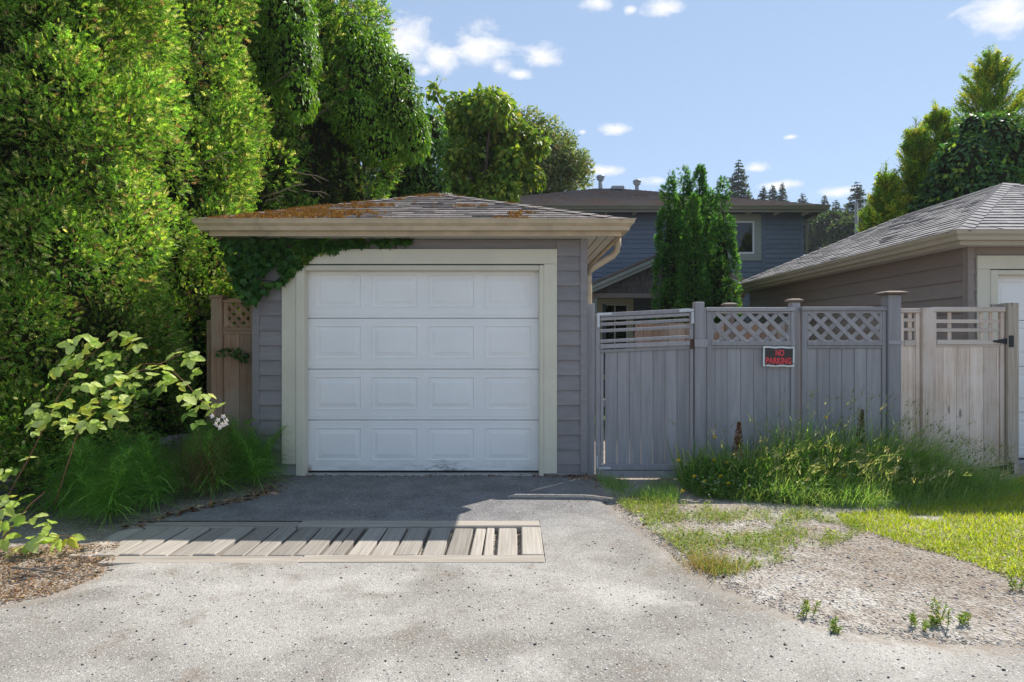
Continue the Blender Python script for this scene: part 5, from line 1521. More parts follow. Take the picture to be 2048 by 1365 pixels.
# ------------------------------------------------------------------ moss on the garage roof
x0r, x1r, y0r, y1r = ROOF1
def roof_pt(u, d):
    return np.stack([u, y0r + d, 2.602 + 0.355 * d + 0.012], 1)
m = 9000
rng = np.random.default_rng(91)
u = rng.uniform(x0r, x1r - 0.2, m); d = rng.uniform(0.0, 2.05, m)
ok = (u - x0r > d + 0.02) & (x1r - u > d + 0.02)
n1 = fbm(np.stack([u * 2.6, d * 5.5], -1), 21, 4)
side = smooth(-0.9, -2.9, u) * 0.50 + 0.05 * smooth(1.2, 2.0, d) + 0.24 * smooth(1.75, 2.0, d)
ok &= (n1 + side - 0.10 * smooth(0.5, 1.5, d) * (d < 1.7)) > 0.665
u, d = u[ok], d[ok]; m = len(u)
acc = Acc()
A = np.tile(np.array([[0, 1, 0.355]]) / 1.06, (m, 1)); th = rng.uniform(0, 6.28, m)
Xd = np.tile(np.array([[1.0, 0, 0]]), (m, 1))
S = Xd * np.cos(th)[:, None] + A * np.sin(th)[:, None]; A2 = -Xd * np.sin(th)[:, None] + A * np.cos(th)[:, None]
N = np.cross(S, A2) * rng.uniform(0.5, 1.5, (m, 1))
MO = [(0.32, 0.135, 0.022), (0.22, 0.095, 0.022), (0.36, 0.22, 0.06), (0.15, 0.085, 0.03), (0.20, 0.17, 0.045)]
acc.add(*DOME, roof_pt(u, d), S, A2, N, rng.uniform(0.006, 0.022, m), mixcol(rng, m, MO, [4, 3, 1.2, 2, 1]))
k = rng.integers(0, m, 17000); m2 = len(k)
pp = roof_pt(u[k] + rng.normal(size=m2) * 0.014, d[k] + rng.normal(size=m2) * 0.012); pp[:, 2] += 0.006
Ab = unit(np.array([0, -0.1, 1.0]) + rng.normal(size=(m2, 3)) * 0.5); Sb, Nb = perp(Ab, rng)
acc.add(*SHORT, pp, Sb, Ab, Nb, rng.uniform(0.012, 0.036, m2), mixcol(rng, m2, MO, [4, 3, 1.6, 1.4, 1]))
moss = acc.build("moss", M_MOSS); tag(moss, "orange-brown moss clumps over the hedge side of the garage roof", "moss", None, "stuff")

# ------------------------------------------------------------------ bramble
def bramble_leaf(col, seed, w=0.36):
    r = random.Random(seed)
    n = 9
    V, Fs = [], []
    for i in range(n + 1):
        t = i / n
        hw_ = w * math.sin(math.pi * min(t, 1) ** 0.82) ** 0.85 if 0 < i < n else 0.0
        z = -0.16 * t * t + 0.02 * math.sin(i * 2.1)
        V += [(-hw_ * r.uniform(0.86, 1.08), t - (0.03 if i % 2 else 0), z + 0.07 * hw_ / w + 0.015 * (i % 2)), (0, t, z - 0.02), (hw_ * r.uniform(0.86, 1.08), t - (0.03 if i % 2 else 0), z + 0.07 * hw_ / w + 0.015 * (i % 2))]
    for i in range(n):
        a = 3 * i
        Fs += [(a, a + 1, a + 4, a + 3), (a + 1, a + 2, a + 5, a + 4)]
    me = pmesh("leaf", V, Fs, M_BRAMBLE, True)
    at_ = me.attributes.new("Col", 'FLOAT_COLOR', 'POINT')
    cc = []
    for i, v in enumerate(V):
        q = 1.18 if i % 3 == 1 else (0.92 if (i // 3) % 2 else 1.02)
        cc += [col[0] * q, col[1] * q, col[2] * q, 1.0]
    at_.data.foreach_set("color", cc)
    return me
BC = [(0.46, 0.57, 0.12), (0.52, 0.62, 0.16), (0.58, 0.66, 0.24), (0.38, 0.52, 0.09), (0.62, 0.61, 0.11), (0.17, 0.28, 0.055)]
BL = [bramble_leaf(c, i, 0.30 + 0.03 * (i % 4)) for i, c in enumerate(BC)]
def trifoliate(parent, p, size, r, heading=None, droop=0.15, dark=False):
    p = Vector(p)
    h = heading if heading is not None else r.uniform(0, 2 * math.pi)
    nrm = Vector((r.uniform(-0.45, 0.45), -0.55 + r.uniform(-0.35, 0.35), 0.85)).normalized()
    e1 = Vector((math.cos(h), 0.25 * math.sin(h) - 0.1, 0.75 * math.sin(h))); e1 -= nrm * e1.dot(nrm); e1.normalize()
    e2 = nrm.cross(e1)
    for k, a in enumerate((0, 68, -68)):
        a = math.radians(a + r.uniform(-14, 14))
        A = (e1 * math.cos(a) + e2 * math.sin(a) + Vector((0, 0, -droop))).normalized()
        n2 = (nrm + Vector((r.uniform(-.3, .3), r.uniform(-.3, .3), r.uniform(-.2, .2)))); n2 -= A * n2.dot(A); n2.normalize()
        S = A.cross(n2)
        s = size * (1.0 if k == 0 else 0.86) * r.uniform(0.85, 1.12)
        M = Matrix((S * s, A * s, n2 * s)).transposed().to_4x4(); M.translation = p + A * s * 0.10
        link("leaf", BL[5 if dark else r.choice((0, 1, 2, 2, 1, 3, 4))], parent, M)
r = random.Random(3)
br = thing("bramble", "arching bramble with sunlit pale green leaves before the cedar hedge", "bramble", (-3.2, 4.5, 0))
def z3(x_, y_): return (x_ * 0.293, 600 + y_ * 0.293)
def cane(parent, pts, Ys, r0):
    P = [at(a, b, y) for (a, b), y in zip(pts, Ys)]
    tube("cane", parent, M_CANE, P, [r0 * (1 - 0.7 * i / len(P)) for i in range(len(P))], 6)
cA = [(-20, 1060), (20, 985), (64, 905), (81, 870), (117, 793), (144, 749), (176, 714), (199, 697), (234, 667), (262, 672)]
cane(br, cA, [4.7, 4.65, 4.6, 4.55, 4.5, 4.45, 4.4, 4.4, 4.4, 4.4], 0.0038)
cB = [(110, 1010), (135, 930), (150, 880), (176, 834), (202, 802), (223, 773), (249, 752), (281, 729), (322, 729), (346, 744), (375, 770), (393, 793), (419, 817), (440, 836)]
cane(br, cB, list(np.linspace(4.75, 4.35, len(cB))), 0.004)
cC = [(249, 752), (300, 736), (340, 720), (362, 708)]
cane(br, cC, [4.45, 4.45, 4.45, 4.45], 0.004)
cl_pts = [(570, 230), (490, 300), (610, 290), (550, 365), (370, 500), (530, 530), (600, 565), (440, 470), (840, 240), (940, 300), (770, 370), (560, 400), (690, 440), (780, 500), (930, 500), (1010, 455), (1110, 470), (1040, 520), (1120, 560),
          (800, 520), (900, 570), (1200, 370), (1290, 400), (1320, 510), (1240, 640), (1400, 650), (1330, 720), (1470, 745), (440, 690), (270, 740), (330, 735), (710, 650), (810, 690), (890, 690), (620, 690), (560, 750), (710, 775), (790, 790),
          (240, 890), (330, 840), (410, 820), (430, 900), (520, 890), (650, 870), (590, 830), (200, 1080), (20, 1190), (100, 1160), (900, 250), (700, 300), (480, 380), (1380, 620)]
for (a, b) in cl_pts + [(x_ + r.uniform(-45, 45), y_ + r.uniform(-40, 40)) for (x_, y_) in cl_pts[::2]]:
    px, py = z3(a + r.uniform(-12, 12), b + r.uniform(-12, 12))
    trifoliate(br, at(px, py, 4.42 + r.uniform(-0.1, 0.12) + (0.15 if px < 90 else 0)), r.uniform(0.066, 0.108), r)
for (a, b) in ((900, 600), (960, 620), (820, 590), (1280, 770), (1330, 840), (1700, 820), (650, 600), (1110, 600)):
    px, py = z3(a, b); trifoliate(br, at(px, py, 4.7 if a < 1500 else 6.2), 0.085, r, dark=True)
# blossom at the cane tip
acc = Acc(); rng = np.random.default_rng(6)
fl = np.array([(425, 833), (447, 834), (437, 841), (433, 849), (445, 850), (452, 849), (440, 856), (453, 842)])
for f in fl:
    c = np.array(at(f[0], f[1], 4.33)); m = 5
    th = np.arange(5) * 2 * math.pi / 5 + rng.uniform(0, 1)
    A = unit(np.stack([np.cos(th), np.full(5, -0.35), np.sin(th)], 1) + rng.normal(size=(5, 3)) * 0.15); S, N = perp(A, rng)
    Nn = np.tile(np.array([[0.1, -0.9, 0.4]]), (5, 1)); S = unit(np.cross(A, Nn)); N = np.cross(S, A)
    acc.add(*LEAF, np.tile(c, (5, 1)), S, A, N, 0.022, np.tile(np.array([[0.72, 0.62, 0.68]]), (5, 1)))
acc.build("blossom", M_PETAL, br)
br2 = thing("bramble", "low bramble clump with larger leaves spilling onto the lane's dirt edge", "bramble", (-3.2, 3.9, 0))
for (a, b, s) in ((60, 200, 1), (130, 290, 1), (190, 310, 1), (60, 370, 1.1), (20, 330, 1), (300, 350, 1.1), (170, 440, 1.1), (230, 470, 1.2), (350, 430, 1.1), (400, 425, 1.0), (80, 530, 1.2), (20, 250, 1.0), (110, 210, .9), (20, 430, 1.1), (60, 610, .9), (120, 480, 1), (280, 420, 1), (0, 560, 1.0)):
    px, py = a * 0.342, 930 + b * 0.342
    trifoliate(br2, at(px, py, 4.15 + r.uniform(-0.1, 0.1)), 0.10 * s, r, droop=0.3)
cane(br2, [(-40, 1140), (20, 1060), (60, 1010), (90, 985)], [4.3, 4.2, 4.2, 4.2], 0.006)
cane(br2, [(-30, 1150), (40, 1100), (100, 1070), (150, 1075)], [4.3, 4.2, 4.15, 4.1], 0.005)
cane(br2, [(-30, 1150), (10, 1110), (60, 1110), (70, 1125)], [4.3, 4.2, 4.15, 4.1], 0.005)
# dry brown stalks and silvery grass at the hedge foot
dry = thing("dry_stalks", "clump of dry reddish-brown stalks behind the white blossom", "dry stalks", (PX(400, 5.6), 5.6, 0))
rng = np.random.default_rng(7); m = 260
pos = np.stack([PX(rng.uniform(370, 440, m), 5.6), rng.uniform(5.45, 5.75, m), rng.uniform(0.0, 0.35, m)], 1)
A = unit(np.array([0.15, -0.1, 0.9]) + rng.normal(size=(m, 3)) * 0.35); S, N = perp(A, rng)
acc = Acc(); acc.add(*STEM, pos, S, A, N, rng.uniform(0.25, 0.55, m), mixcol(rng, m, [(0.17, 0.08, 0.05), (0.26, 0.16, 0.10)], [2, 1])); acc.build("stalks", M_DRY, dry)

# ------------------------------------------------------------------ horsetails
HC = [(0.19, 0.40, 0.08), (0.27, 0.50, 0.11), (0.36, 0.58, 0.16)]
rng = np.random.default_rng(15)
spots = []
for (poly_, n) in (([(120, 1035), (200, 985), (330, 985), (345, 1010), (230, 1048)], 30), ([(300, 960), (420, 930), (545, 952), (520, 982), (400, 1000), (320, 1005)], 34), ([(430, 955), (530, 945), (548, 960), (500, 975)], 8)):
    for q in scatter_poly(poly_, n, rng): spots.append(q)
for i, (px, py) in enumerate(spots):
    X, Y = GND(px, py)
    if X > -2.40 and Y > 5.9: X = -2.40 - rng.uniform(0, 0.2)
    h = rng.uniform(0.36, 0.66)
    lean = rng.normal(size=2) * 0.12
    t_ = thing("horsetail", "feathery green horsetail plant before the cedar hedge, behind the low bramble clump" if px < 350 else ("feathery green horsetail plant beside the garage corner below the brown fence" if px > 455 else "feathery green horsetail plant below the bramble blossom and dry stalks"), "horsetail", (X, Y, 0), "horsetail plants at the hedge foot")
    zz = np.linspace(0, h, 7)
    path = np.stack([X + lean[0] * (zz / h) ** 2, Y + lean[1] * (zz / h) ** 2 - 0.03, zz], 1)
    tube("stem", t_, M_CANE_G, [tuple(v) for v in path], [0.004 * (1 - 0.7 * k / 6) for k in range(7)], 5)
    acc = Acc(); nwh = int(11 + h * 16)
    for k in range(nwh):
        f = 0.12 + 0.86 * k / nwh
        c = np.array([np.interp(f * h, zz, path[:, j]) for j in range(3)])
        L = h * (0.60 * (1 - f) ** 0.6 + 0.12)
        m = 13
        th = np.arange(m) * 2 * math.pi / m + rng.uniform(0, 1)
        A = unit(np.stack([np.cos(th), np.sin(th), np.full(m, 0.5 + 0.5 * f)], 1) + rng.normal(size=(m, 3)) * 0.12)
        dn = np.array([0, 0, -1.0]); N = unit(dn - (A @ dn)[:, None] * A); S = np.cross(A, N)
        acc.add(*NEEDLE, np.tile(c, (m, 1)), S, A, N * rng.uniform(0.8, 1.7, (m, 1)), L * rng.uniform(0.75, 1.15, m), mixcol(rng, m, HC, [3, 4, 2]))
    acc.build("needles", M_GRASS, t_)

# ------------------------------------------------------------------ grass, weeds, stones
def gp_poly(pts): return [GND(*p) for p in pts]
def ground_pts(p2, dz=0.0):
    return np.stack([p2[:, 0], p2[:, 1], hgt(p2[:, 0], p2[:, 1]) - 0.006 + dz], 1)
rng = np.random.default_rng(21)
GC = [(0.20, 0.36, 0.09), (0.27, 0.43, 0.12), (0.38, 0.49, 0.18), (0.54, 0.56, 0.33), (0.14, 0.27, 0.07)]
tall_poly = [(1.72, 6.55), (1.70, 5.75), (2.0, 5.45), (2.6, 5.28), (3.4, 5.22), (4.2, 5.45), (4.75, 5.8), (4.95, 6.2), (4.95, 6.55)]
p = scatter_poly(tall_poly, 10500, rng)
tn = fbm(p * 2.3, 31, 3)
keep = rng.uniform(0, 1, len(p)) < smooth(0.25, 0.5, tn + 0.12)
p = p[keep]; m = len(p)
hh = (0.13 + 0.27 * smooth(5.35, 6.4, p[:, 1])) * (0.6 + 0.8 * fbm(p * 1.7, 33, 2)) * (1 - 0.68 * smooth(3.5, 4.8, p[:, 0])) * (0.62 + 0.38 * smooth(1.7, 2.4, p[:, 0]))
L = hh * rng.uniform(0.65, 1.5, m) * 1.25
A = unit(np.array([0.08, -0.22, 1.0]) + rng.normal(size=(m, 3)) * np.array([0.34, 0.30, 0.08])); S, N = perp(A, rng)
dn = np.array([0.15, -0.3, -1.0]); N = unit(dn - (A @ dn)[:, None] * A + rng.normal(size=(m, 3)) * 0.3); S = unit(np.cross(A, N)); N = np.cross(S, A)
acc = Acc()
acc.add(*BLADE, ground_pts(p), S, A, N * rng.uniform(0.2, 1.7, (m, 1)), L, mixcol(rng, m, GC, [3, 4, 2.5, 1.0, 1.5]))
# seed heads
i = rng.choice(m, 1000, replace=False)
i = i[(p[i, 0] > 2.3) | (rng.uniform(0, 1, len(i)) < 0.3)]
k = len(i); Ls = L[i] * 1.05 + 0.10
A2 = unit(np.array([0.12, -0.1, 1.0]) + rng.normal(size=(k, 3)) * 0.17); S2, N2 = perp(A2, rng)
acc.add(*STEM, ground_pts(p[i]), S2, A2, N2, Ls, mixcol(rng, k, GC, [1, 2, 2, 2, 0]))
tip = ground_pts(p[i]) + A2 * (Ls * 0.97)[:, None] + N2 * (0.1 * Ls)[:, None]
A3 = unit(A2 + np.array([0.25, -0.1, -0.25]) + rng.normal(size=(k, 3)) * 0.3); S3, N3 = perp(A3, rng)
acc.add(*HEAD, tip, S3, A3, N3, rng.uniform(0.05, 0.085, k), mixcol(rng, k, [(0.34, 0.32, 0.20), (0.42, 0.39, 0.27), (0.24, 0.28, 0.13)], [2, 2, 2]))
tag(acc.build("tall_grass", M_GRASS), "tall green grass with pale seed heads along the grey fence foot", "grass", None, "stuff")
# low clover and broad leaves before the gate
cp = scatter_poly([(1.72, 6.3), (1.75, 5.62), (2.2, 5.42), (2.75, 5.36), (2.7, 5.9), (2.4, 6.3)], 2600, rng); m = len(cp)
pos = ground_pts(cp); pos[:, 2] += rng.uniform(0.02, 0.30, m) * (0.4 + 0.6 * smooth(5.4, 6.1, cp[:, 1]))
A = unit(rng.normal(size=(m, 3)) * np.array([1, 1, 0.35]) + np.array([0, -0.3, 0.2])); Nn = unit(np.array([0, -0.3, 1.0]) + rng.normal(size=(m, 3)) * 0.4); S = unit(np.cross(A, Nn)); N = np.cross(S, A)
acc = Acc(); acc.add(*LEAF, pos, S, A, N, rng.uniform(0.02, 0.05, m), mixcol(rng, m, [(0.05, 0.13, 0.025), (0.085, 0.18, 0.03), (0.14, 0.23, 0.04)], [3, 3, 1]))
kk = 46; q = cp[rng.choice(m, kk)]; ps = ground_pts(q); ps[:, 2] += rng.uniform(0.08, 0.2, kk)
A = unit(rng.normal(size=(kk, 3)) * 0.3 + np.array([0, 0, 1.0])); S, N = perp(A, rng)
acc.add(*DOME, ps, S, N, A, 0.011, np.tile(np.array([[0.66, 0.66, 0.60]]), (kk, 1)))
tag(acc.build("clover", M_LEAF), "low dark clover with white heads at the gate end of the weeds", "clover", None, "stuff")
# sunlit lawn
lawn_poly = gp_poly([(1670, 1030), (1770, 1022), (1900, 1000), (1985, 978), (2060, 950), (2250, 945), (2350, 1010), (2300, 1170), (2090, 1162), (2005, 1150), (1900, 1112), (1800, 1088), (1735, 1064), (1690, 1050)])
p = scatter_poly(lawn_poly, 40000, rng)
nn = fbm(p * 3.0, 41, 4); p = p[rng.uniform(0, 1, len(p)) < smooth(0.30, 0.52, nn + 0.1)]; m = len(p)
A = unit(np.array([0.0, -0.05, 1.0]) + rng.normal(size=(m, 3)) * 0.42); S, N = perp(A, rng)
LC = [(0.32, 0.40, 0.03), (0.42, 0.48, 0.036), (0.52, 0.54, 0.05), (0.52, 0.47, 0.2)]
acc = Acc(); acc.add(*SHORT, ground_pts(p), S, A, N, rng.uniform(0.025, 0.062, m), mixcol(rng, m, LC, [4, 3, 1.4, 1.3], 0.25))
edge = p[(sdist(p[:, 0], p[:, 1]) > -9)]; e = scatter_poly(lawn_poly, 9000, rng); m = len(e)
front = smooth(4.9, 4.1, e[:, 1]); e = e[rng.uniform(0, 1, m) < front]; m = len(e)
A = unit(rng.normal(size=(m, 3)) * np.array([1, 1, 0.3]) + np.array([0, -0.2, 0.15])); Nn = unit(np.array([0, -0.2, 1.0]) + rng.normal(size=(m, 3)) * 0.35); S = unit(np.cross(A, Nn)); N = np.cross(S, A)
pe = ground_pts(e); pe[:, 2] += rng.uniform(0.01, 0.045, m)
acc.add(*LEAF, pe, S, A, N, rng.uniform(0.014, 0.028, m), mixcol(rng, m, LC, [3, 3, 1, 0]))
tag(acc.build("lawn_grass", M_GRASS), "short sunlit yellow-green lawn on the verge by the neighbour's drive", "lawn", None, "stuff")
# grass in front of the gate and thin verge weeds
acc = Acc()
p = scatter_poly(gp_poly([(1192, 958), (1345, 958), (1360, 1000), (1345, 1010), (1260, 1003), (1215, 990)]), 4200, rng); m = len(p)
nn = fbm(p * 4.0, 43, 3); p = p[rng.uniform(0, 1, m) < smooth(0.3, 0.5, nn)]; m = len(p)
A = unit(np.array([0.0, -0.05, 1.0]) + rng.normal(size=(m, 3)) * 0.38); S, N = perp(A, rng)
acc.add(*BLADE, ground_pts(p), S, A, N * rng.uniform(0.4, 1.4, (m, 1)), rng.uniform(0.05, 0.16, m), mixcol(rng, m, GC, [3, 4, 2, 0.3, 2]))
pv = gp_poly([(1225, 1000), (1345, 1004), (1500, 1022), (1680, 1030), (1745, 1060), (1690, 1085), (1640, 1100), (1560, 1128), (1500, 1142), (1440, 1158), (1400, 1140), (1345, 1092), (1280, 1045)])
p = scatter_poly(pv, 16000, rng); m = len(p)
nn = fbm(p * 3.4, 45, 4); p = p[rng.uniform(0, 1, m) < smooth(0.46, 0.66, nn + 0.10 * smooth(2.5, 1.4, p[:, 0]) + 0.10 * smooth(2.2, 3.2, p[:, 0]))]; m = len(p)
A = unit(np.array([0.0, -0.05, 1.0]) + rng.normal(size=(m, 3)) * 0.5); S, N = perp(A, rng)
VC = [(0.21, 0.30, 0.05), (0.29, 0.36, 0.065), (0.42, 0.37, 0.17), (0.48, 0.37, 0.21), (0.16, 0.25, 0.05)]
acc.add(*BLADE, ground_pts(p), S, A, N * rng.uniform(0.4, 1.6, (m, 1)), rng.uniform(0.03, 0.105, m), mixcol(rng, m, VC, [3, 3, 1.6, 1, 2]))
q = p[rng.choice(m, min(2600, m))]; k = len(q)
A = unit(rng.normal(size=(k, 3)) * np.array([1, 1, 0.4]) + np.array([0, -0.2, 0.3])); Nn = unit(np.array([0, -0.2, 1.0]) + rng.normal(size=(k, 3)) * 0.4); S = unit(np.cross(A, Nn)); N = np.cross(S, A)
pq = ground_pts(q); pq[:, 2] += rng.uniform(0.005, 0.04, k)
acc.add(*LEAF, pq, S, A, N, rng.uniform(0.012, 0.03, k), mixcol(rng, k, VC, [4, 3, 0.6, 0.4, 3]))
# straw tuft at the asphalt corner
t0 = np.array(GND(1425, 1138)); q = t0 + rng.normal(size=(420, 2)) * np.array([0.10, 0.07]); k = len(q)
A = unit(np.array([-0.1, -0.1, 1.0]) + rng.normal(size=(k, 3)) * 0.4); S, N = perp(A, rng)
acc.add(*BLADE, ground_pts(q), S, A, N, rng.uniform(0.06, 0.16, k), mixcol(rng, k, [(0.40, 0.27, 0.14), (0.34, 0.24, 0.10), (0.22, 0.24, 0.06)], [2, 2, 1.5]))
tag(acc.build("verge_weeds", M_GRASS), "thin patchy weeds and straw between asphalt edge and tall grass", "weeds", None, "stuff")
# stones
def stones(name, label, poly_, n, smin, smax, cols, w, seed, thin=None):
    rng = np.random.default_rng(seed); p = scatter_poly(poly_, n, rng); acc = Acc()
    if thin is not None: p = p[thin(p, rng)]
    m = len(p); th = rng.uniform(0, 6.28, m)
    S = np.stack([np.cos(th), np.sin(th), rng.normal(size=m) * 0.2], 1); S = unit(S); A = unit(np.cross(np.tile([[0, 0, 1.0]], (m, 1)), S)); N = np.cross(S, A)
    s = smin + (smax - smin) * rng.uniform(0, 1, m) ** 3
    A = A * rng.uniform(0.55, 1.0, (m, 1)); N = N * rng.uniform(0.6, 1.2, (m, 1))
    z = np.where(edged(p[:, 0], p[:, 1]) > 0, az(p[:, 0], p[:, 1]), hgt(p[:, 0], p[:, 1]) - 0.004)
    acc.add(*ROCK, np.stack([p[:, 0], p[:, 1], z + s * 0.12], 1), S, A, N, s, mixcol(rng, m, cols, w))
    tag(acc.build(name, M_STONE), label, "gravel", None, "stuff")
GR = [(0.34, 0.325, 0.31), (0.42, 0.40, 0.375), (0.17, 0.165, 0.16), (0.50, 0.48, 0.45), (0.33, 0.275, 0.22)]
stones("gravel", "loose grey gravel on the bare shoulder right of the asphalt edge", gp_poly([(1215, 1000), (1500, 1030), (1740, 1066), (1850, 1105), (2010, 1155), (2250, 1190), (2250, 1300), (1900, 1290), (1640, 1256), (1470, 1190), (1380, 1140), (1280, 1062)]), 3000, 0.002, 0.013, GR, [3, 3, 0.8, 1, 1.5], 1)
stones("edge_grit", "grit and small stones gathered along the broken asphalt edge", gp_poly([(1195, 985), (1240, 1035), (1330, 1105), (1440, 1180), (1600, 1245), (1750, 1282), (2100, 1305), (2100, 1285), (1900, 1270), (1700, 1245), (1560, 1200), (1440, 1150), (1340, 1085), (1250, 1010)]), 2600, 0.002, 0.010, GR, [3, 3, 1.5, 1, 2], 7)
stones("lane_stones", "scattered dark and pale chips lying on the lane asphalt", gp_poly([(-300, 1365), (-300, 1250), (240, 1150), (560, 1140), (1100, 1140), (1230, 1060), (1400, 1150), (1640, 1250), (2300, 1300), (2300, 1365), (2300, 1500), (-300, 1500)]), 1500, 0.0025, 0.011, [(0.06, 0.06, 0.063), (0.16, 0.155, 0.15), (0.5, 0.48, 0.45)], [4, 2, 2], 2)
# litter
rng = np.random.default_rng(63)
acc = Acc()
def litter(poly_, n, s0, s1, cols, w):
    p = scatter_poly(poly_, n, rng); m = len(p)
    A = unit(rng.normal(size=(m, 3)) * np.array([1, 1, 0.25])); Nn = unit(np.array([0, 0, 1.0]) + rng.normal(size=(m, 3)) * 0.45); S = unit(np.cross(A, Nn)); N = np.cross(S, A)
    z = np.where(edged(p[:, 0], p[:, 1]) > 0, az(p[:, 0], p[:, 1]), hgt(p[:, 0], p[:, 1])) + rng.uniform(0.003, 0.015, m)
    acc.add(*LONGLEAF, np.stack([p[:, 0], p[:, 1], z], 1), S, A, N, rng.uniform(s0, s1, m), mixcol(rng, m, cols, w, 0.3))
LT = [(0.24, 0.12, 0.06), (0.33, 0.20, 0.11), (0.12, 0.07, 0.045), (0.40, 0.29, 0.17)]
litter(gp_poly([(250, 1060), (360, 1025), (480, 1000), (545, 972), (560, 990), (470, 1012), (340, 1040), (270, 1062)]), 240, 0.02, 0.09, LT, [3, 2, 3, 1])
litter([(-2.4, 6.48), (0.85, 6.48), (0.85, 6.36), (-2.4, 6.40)], 420, 0.008, 0.045, LT, [2, 1, 5, 0.6])
litter([(0.45, 6.5), (0.9, 6.5), (0.9, 6.2), (0.5, 6.3)], 120, 0.01, 0.06, LT, [2, 2, 3, 0.6])
litter(gp_poly([(-120, 1110), (60, 1092), (240, 1092), (235, 1120), (190, 1160), (100, 1195), (-60, 1215)]), 5200, 0.006, 0.032, [(0.30, 0.19, 0.105), (0.40, 0.28, 0.17), (0.22, 0.13, 0.075)], [3, 3, 2])
litter(gp_poly([(560, 975), (1180, 975), (1200, 1040), (300, 1045)]), 45, 0.01, 0.05, LT, [3, 2, 2, 1])
litter(gp_poly([(1215, 1005), (1420, 1030), (1700, 1060), (1560, 1140), (1440, 1165), (1330, 1095)]), 240, 0.01, 0.045, LT, [2, 2, 1, 3])
tag(acc.build("leaf_litter", M_DRY), "brown leaf and bark litter along the hedge edge and garage foot", "leaf litter", None, "stuff")
tw = thing("fallen_twig", "thin bare twig lying on the dirt at the lane's left edge", "twig", GND(80, 1150) + (0.02,))
x_, y_ = GND(80, 1150); tube("stem", tw, M_TWIG, [(x_ - 0.22, y_ + 0.06, 0.02), (x_ - 0.05, y_ + 0.01, 0.03), (x_ + 0.12, y_ - 0.02, 0.02), (x_ + 0.24, y_ - 0.05, 0.012)], [0.008, 0.007, 0.005, 0.002], 6)
tube("side_twig", tw, M_TWIG, [(x_ - 0.05, y_ + 0.01, 0.03), (x_ + 0.1, y_ + 0.06, 0.035), (x_ + 0.2, y_ + 0.05, 0.02)], [0.005, 0.004, 0.002], 5)
# dandelions
DN = [(1357, 922, 6.0), (1429, 876, 6.3), (1428, 922, 6.1), (1454, 927, 6.0), (1388, 954, 5.85), (1408, 964, 5.75), (1365, 984, 5.6), (1441, 954, 5.8), (1456, 968, 5.65), (1521, 918, 6.0), (1533, 920, 6.0), (1652, 836, 6.3), (1718, 891, 6.1), (1688, 952, 5.7)]
for (px, py, Y) in DN:
    X, Z = PX(px, Y), PZ(py, Y)
    lab = "yellow dandelion flower in the weeds before the grey fence"
    if py == 836: lab = "highest yellow dandelion, standing clear above the grass before the fence"
    if py == 984: lab = "lowest yellow dandelion, at the gate end of the weeds"
    t_ = thing("dandelion", lab, "flower", (X, Y, 0), "yellow dandelions before the fence")
    tube("stem", t_, M_CANE_G, [(X - 0.03, Y + 0.02, -0.02), (X - 0.01, Y, Z * 0.6), (X, Y, Z - 0.01)], 0.0028, 5)
    V, Fs = [(0, -0.012, 0.010)], []
    n = 20
    for k in range(n):
        a = 2 * math.pi * k / n; rr = 0.023 if k % 2 else 0.017
        V.append((rr * math.cos(a), -0.006 + 0.010 * math.cos(a + 1), rr * 0.75 * math.sin(a) + 0.006))
    V.append((0, 0.012, -0.008))
    for k in range(n): Fs += [(0, 1 + k, 1 + (k + 1) % n), (n + 1, 1 + (k + 1) % n, 1 + k)]
    link("flower_head", pmesh("flower_head", V, Fs, M_YELLOW), t_, T(X, Y, Z))
# dock with rusty seeds and a leafy seed stalk
def stalk_plant(name, label, px, py_top, py_base, Y, cols, seed, wpx):
    X = PX(px, Y); t_ = thing(name, label, "weed", (X, Y, 0)); rng = np.random.default_rng(seed)
    zt_ = PZ(py_top, Y); tube("stem", t_, M_CANE, [(X - 0.02, Y, -0.02), (X, Y, zt_ * 0.6), (X + 0.02, Y, zt_)], [0.006, 0.005, 0.002], 6)
    zb = PZ(py_base, Y); m = 520; acc = Acc()
    z = rng.uniform(zb, zt_, m); f = (zt_ - z) / (zt_ - zb); rad = wpx * Y / F * (0.15 + 0.85 * f ** 0.7) * rng.uniform(0, 1, m) ** 0.6
    th = rng.uniform(0, 6.28, m)
    pos = np.stack([X + rad * np.cos(th) + 0.02 * (1 - f), Y + rad * np.sin(th) * 0.6, z], 1)
    A = unit(np.stack([np.cos(th) * 0.5, np.sin(th) * 0.5, np.full(m, 0.9)], 1) + rng.normal(size=(m, 3)) * 0.3); S, N = perp(A, rng)
    acc.add(*LEAF, pos, S, A, N, rng.uniform(0.012, 0.024, m), mixcol(rng, m, cols, [2, 2, 1]))
    acc.build("seed_head", M_DRY, t_)
stalk_plant("dock_plant", "dock plant with a rusty brown seed stalk before the sign panel", 1474, 846, 915, 6.2, [(0.20, 0.075, 0.035), (0.28, 0.12, 0.05), (0.17, 0.14, 0.04)], 5, 11)
stalk_plant("dock_plant", "greenish seed stalk above the grass before the second lattice panel", 1720, 822, 890, 6.25, [(0.10, 0.12, 0.04), (0.17, 0.17, 0.07), (0.20, 0.13, 0.07)], 6, 10)
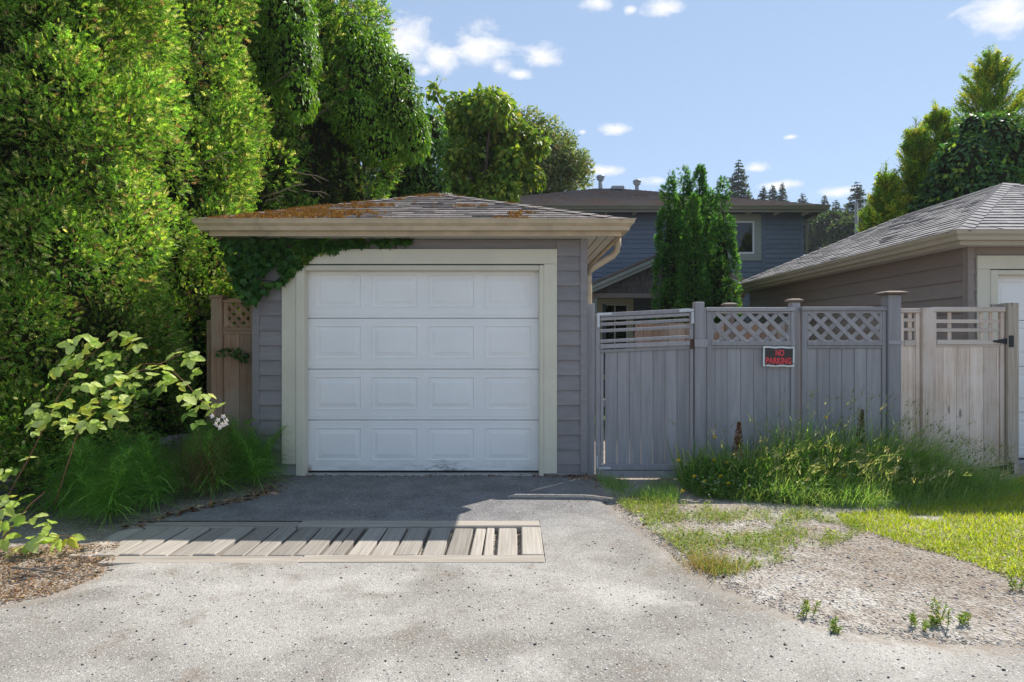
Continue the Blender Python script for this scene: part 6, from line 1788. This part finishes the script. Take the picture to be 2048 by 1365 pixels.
# small weeds growing in the shoulder gravel
for (px, py, h, lab) in ((1606, 1232, 0.085, "small lone weed at the asphalt edge, furthest up the shoulder"), (1673, 1270, 0.075, "small pale weed on the lane side of the shoulder gravel"), (1832, 1254, 0.06, "small low weed left of the tallest gravel weed"),
                         (1884, 1250, 0.115, "tallest weed sprouting from the shoulder gravel"), (1928, 1250, 0.055, "small sparse weed right of the tallest gravel weed"), (1860, 1255, 0.05, "tiny weed touching the tallest gravel weed"), (2036, 1180, 0.08, "small weed under the lawn corner at the photo's edge")):
    X, Y = GND(px, py); t_ = thing("gravel_weed", lab, "weed", (X, Y, 0), "small weeds in the shoulder gravel"); rng = np.random.default_rng(int(px)); acc = Acc()
    for s in range(5):
        d = unit(np.array([rng.normal() * 0.3, rng.normal() * 0.3, 1.0])); m = 26
        f = np.linspace(0.15, 1, m); pos = np.array([X + rng.normal() * 0.02, Y + rng.normal() * 0.02, hgt(X, Y)]) + d * (f * h * rng.uniform(0.7, 1.1))[:, None]
        A = unit(rng.normal(size=(m, 3)) * np.array([1, 1, 0.3]) + np.array([0, 0, 0.5])); S, N = perp(A, rng)
        acc.add(*LONGLEAF, pos, S, A, N, rng.uniform(0.012, 0.026, m), mixcol(rng, m, VC, [3, 3, 0.4, 0.2, 3]))
        tube("stem", t_, M_CANE_G, [tuple(pos[0] - d * 0.02), tuple(pos[-1])], 0.0016, 4)
    acc.build("leaves", M_LEAF, t_)

# pale plastic scrap caught in the tall grass
X, Y, Z = PX(1773, 6.0), 6.0, PZ(937, 6.0)
V = [(-0.03, 0, -0.035), (0.012, -0.012, -0.03), (0.035, 0.004, 0.04), (0.0, -0.02, 0.012), (-0.012, 0.01, 0.03), (0.02, 0.012, 0.0)]
sc_o = link("plastic_scrap", pmesh("plastic_scrap", V, [(0, 1, 3), (1, 2, 3), (3, 2, 4), (0, 3, 4), (0, 4, 5), (5, 4, 2), (1, 5, 2), (0, 5, 1)], M_SIGNWHITE), None, T(X, Y, Z))
tag(sc_o, "small pale plastic scrap caught in the tall grass", "litter")

# ------------------------------------------------------------------ summer haze over the distance
V = [(x, y, z) for x in (-160, 160) for y in (-60, 160) for z in (-1.2, 34)]
hz_m = bpy.data.materials.new("haze"); hz_m.use_nodes = True
hn = hz_m.node_tree.nodes; hn.clear()
ho = hn.new("ShaderNodeOutputMaterial"); hv = hn.new("ShaderNodeVolumePrincipled")
hv.inputs["Color"].default_value = (0.86, 0.91, 1.0, 1); hv.inputs["Density"].default_value = 0.0005; hv.inputs["Anisotropy"].default_value = 0.2
hz_m.node_tree.links.new(hv.outputs[0], ho.inputs["Volume"])
haze = link("haze", pmesh("haze", V, orient(V, [(0, 1, 3, 2), (4, 5, 7, 6), (0, 1, 5, 4), (2, 3, 7, 6), (0, 2, 6, 4), (1, 3, 7, 5)]), hz_m))
tag(haze, "thin bluish summer haze between the camera and the far trees", "haze", None, "stuff")
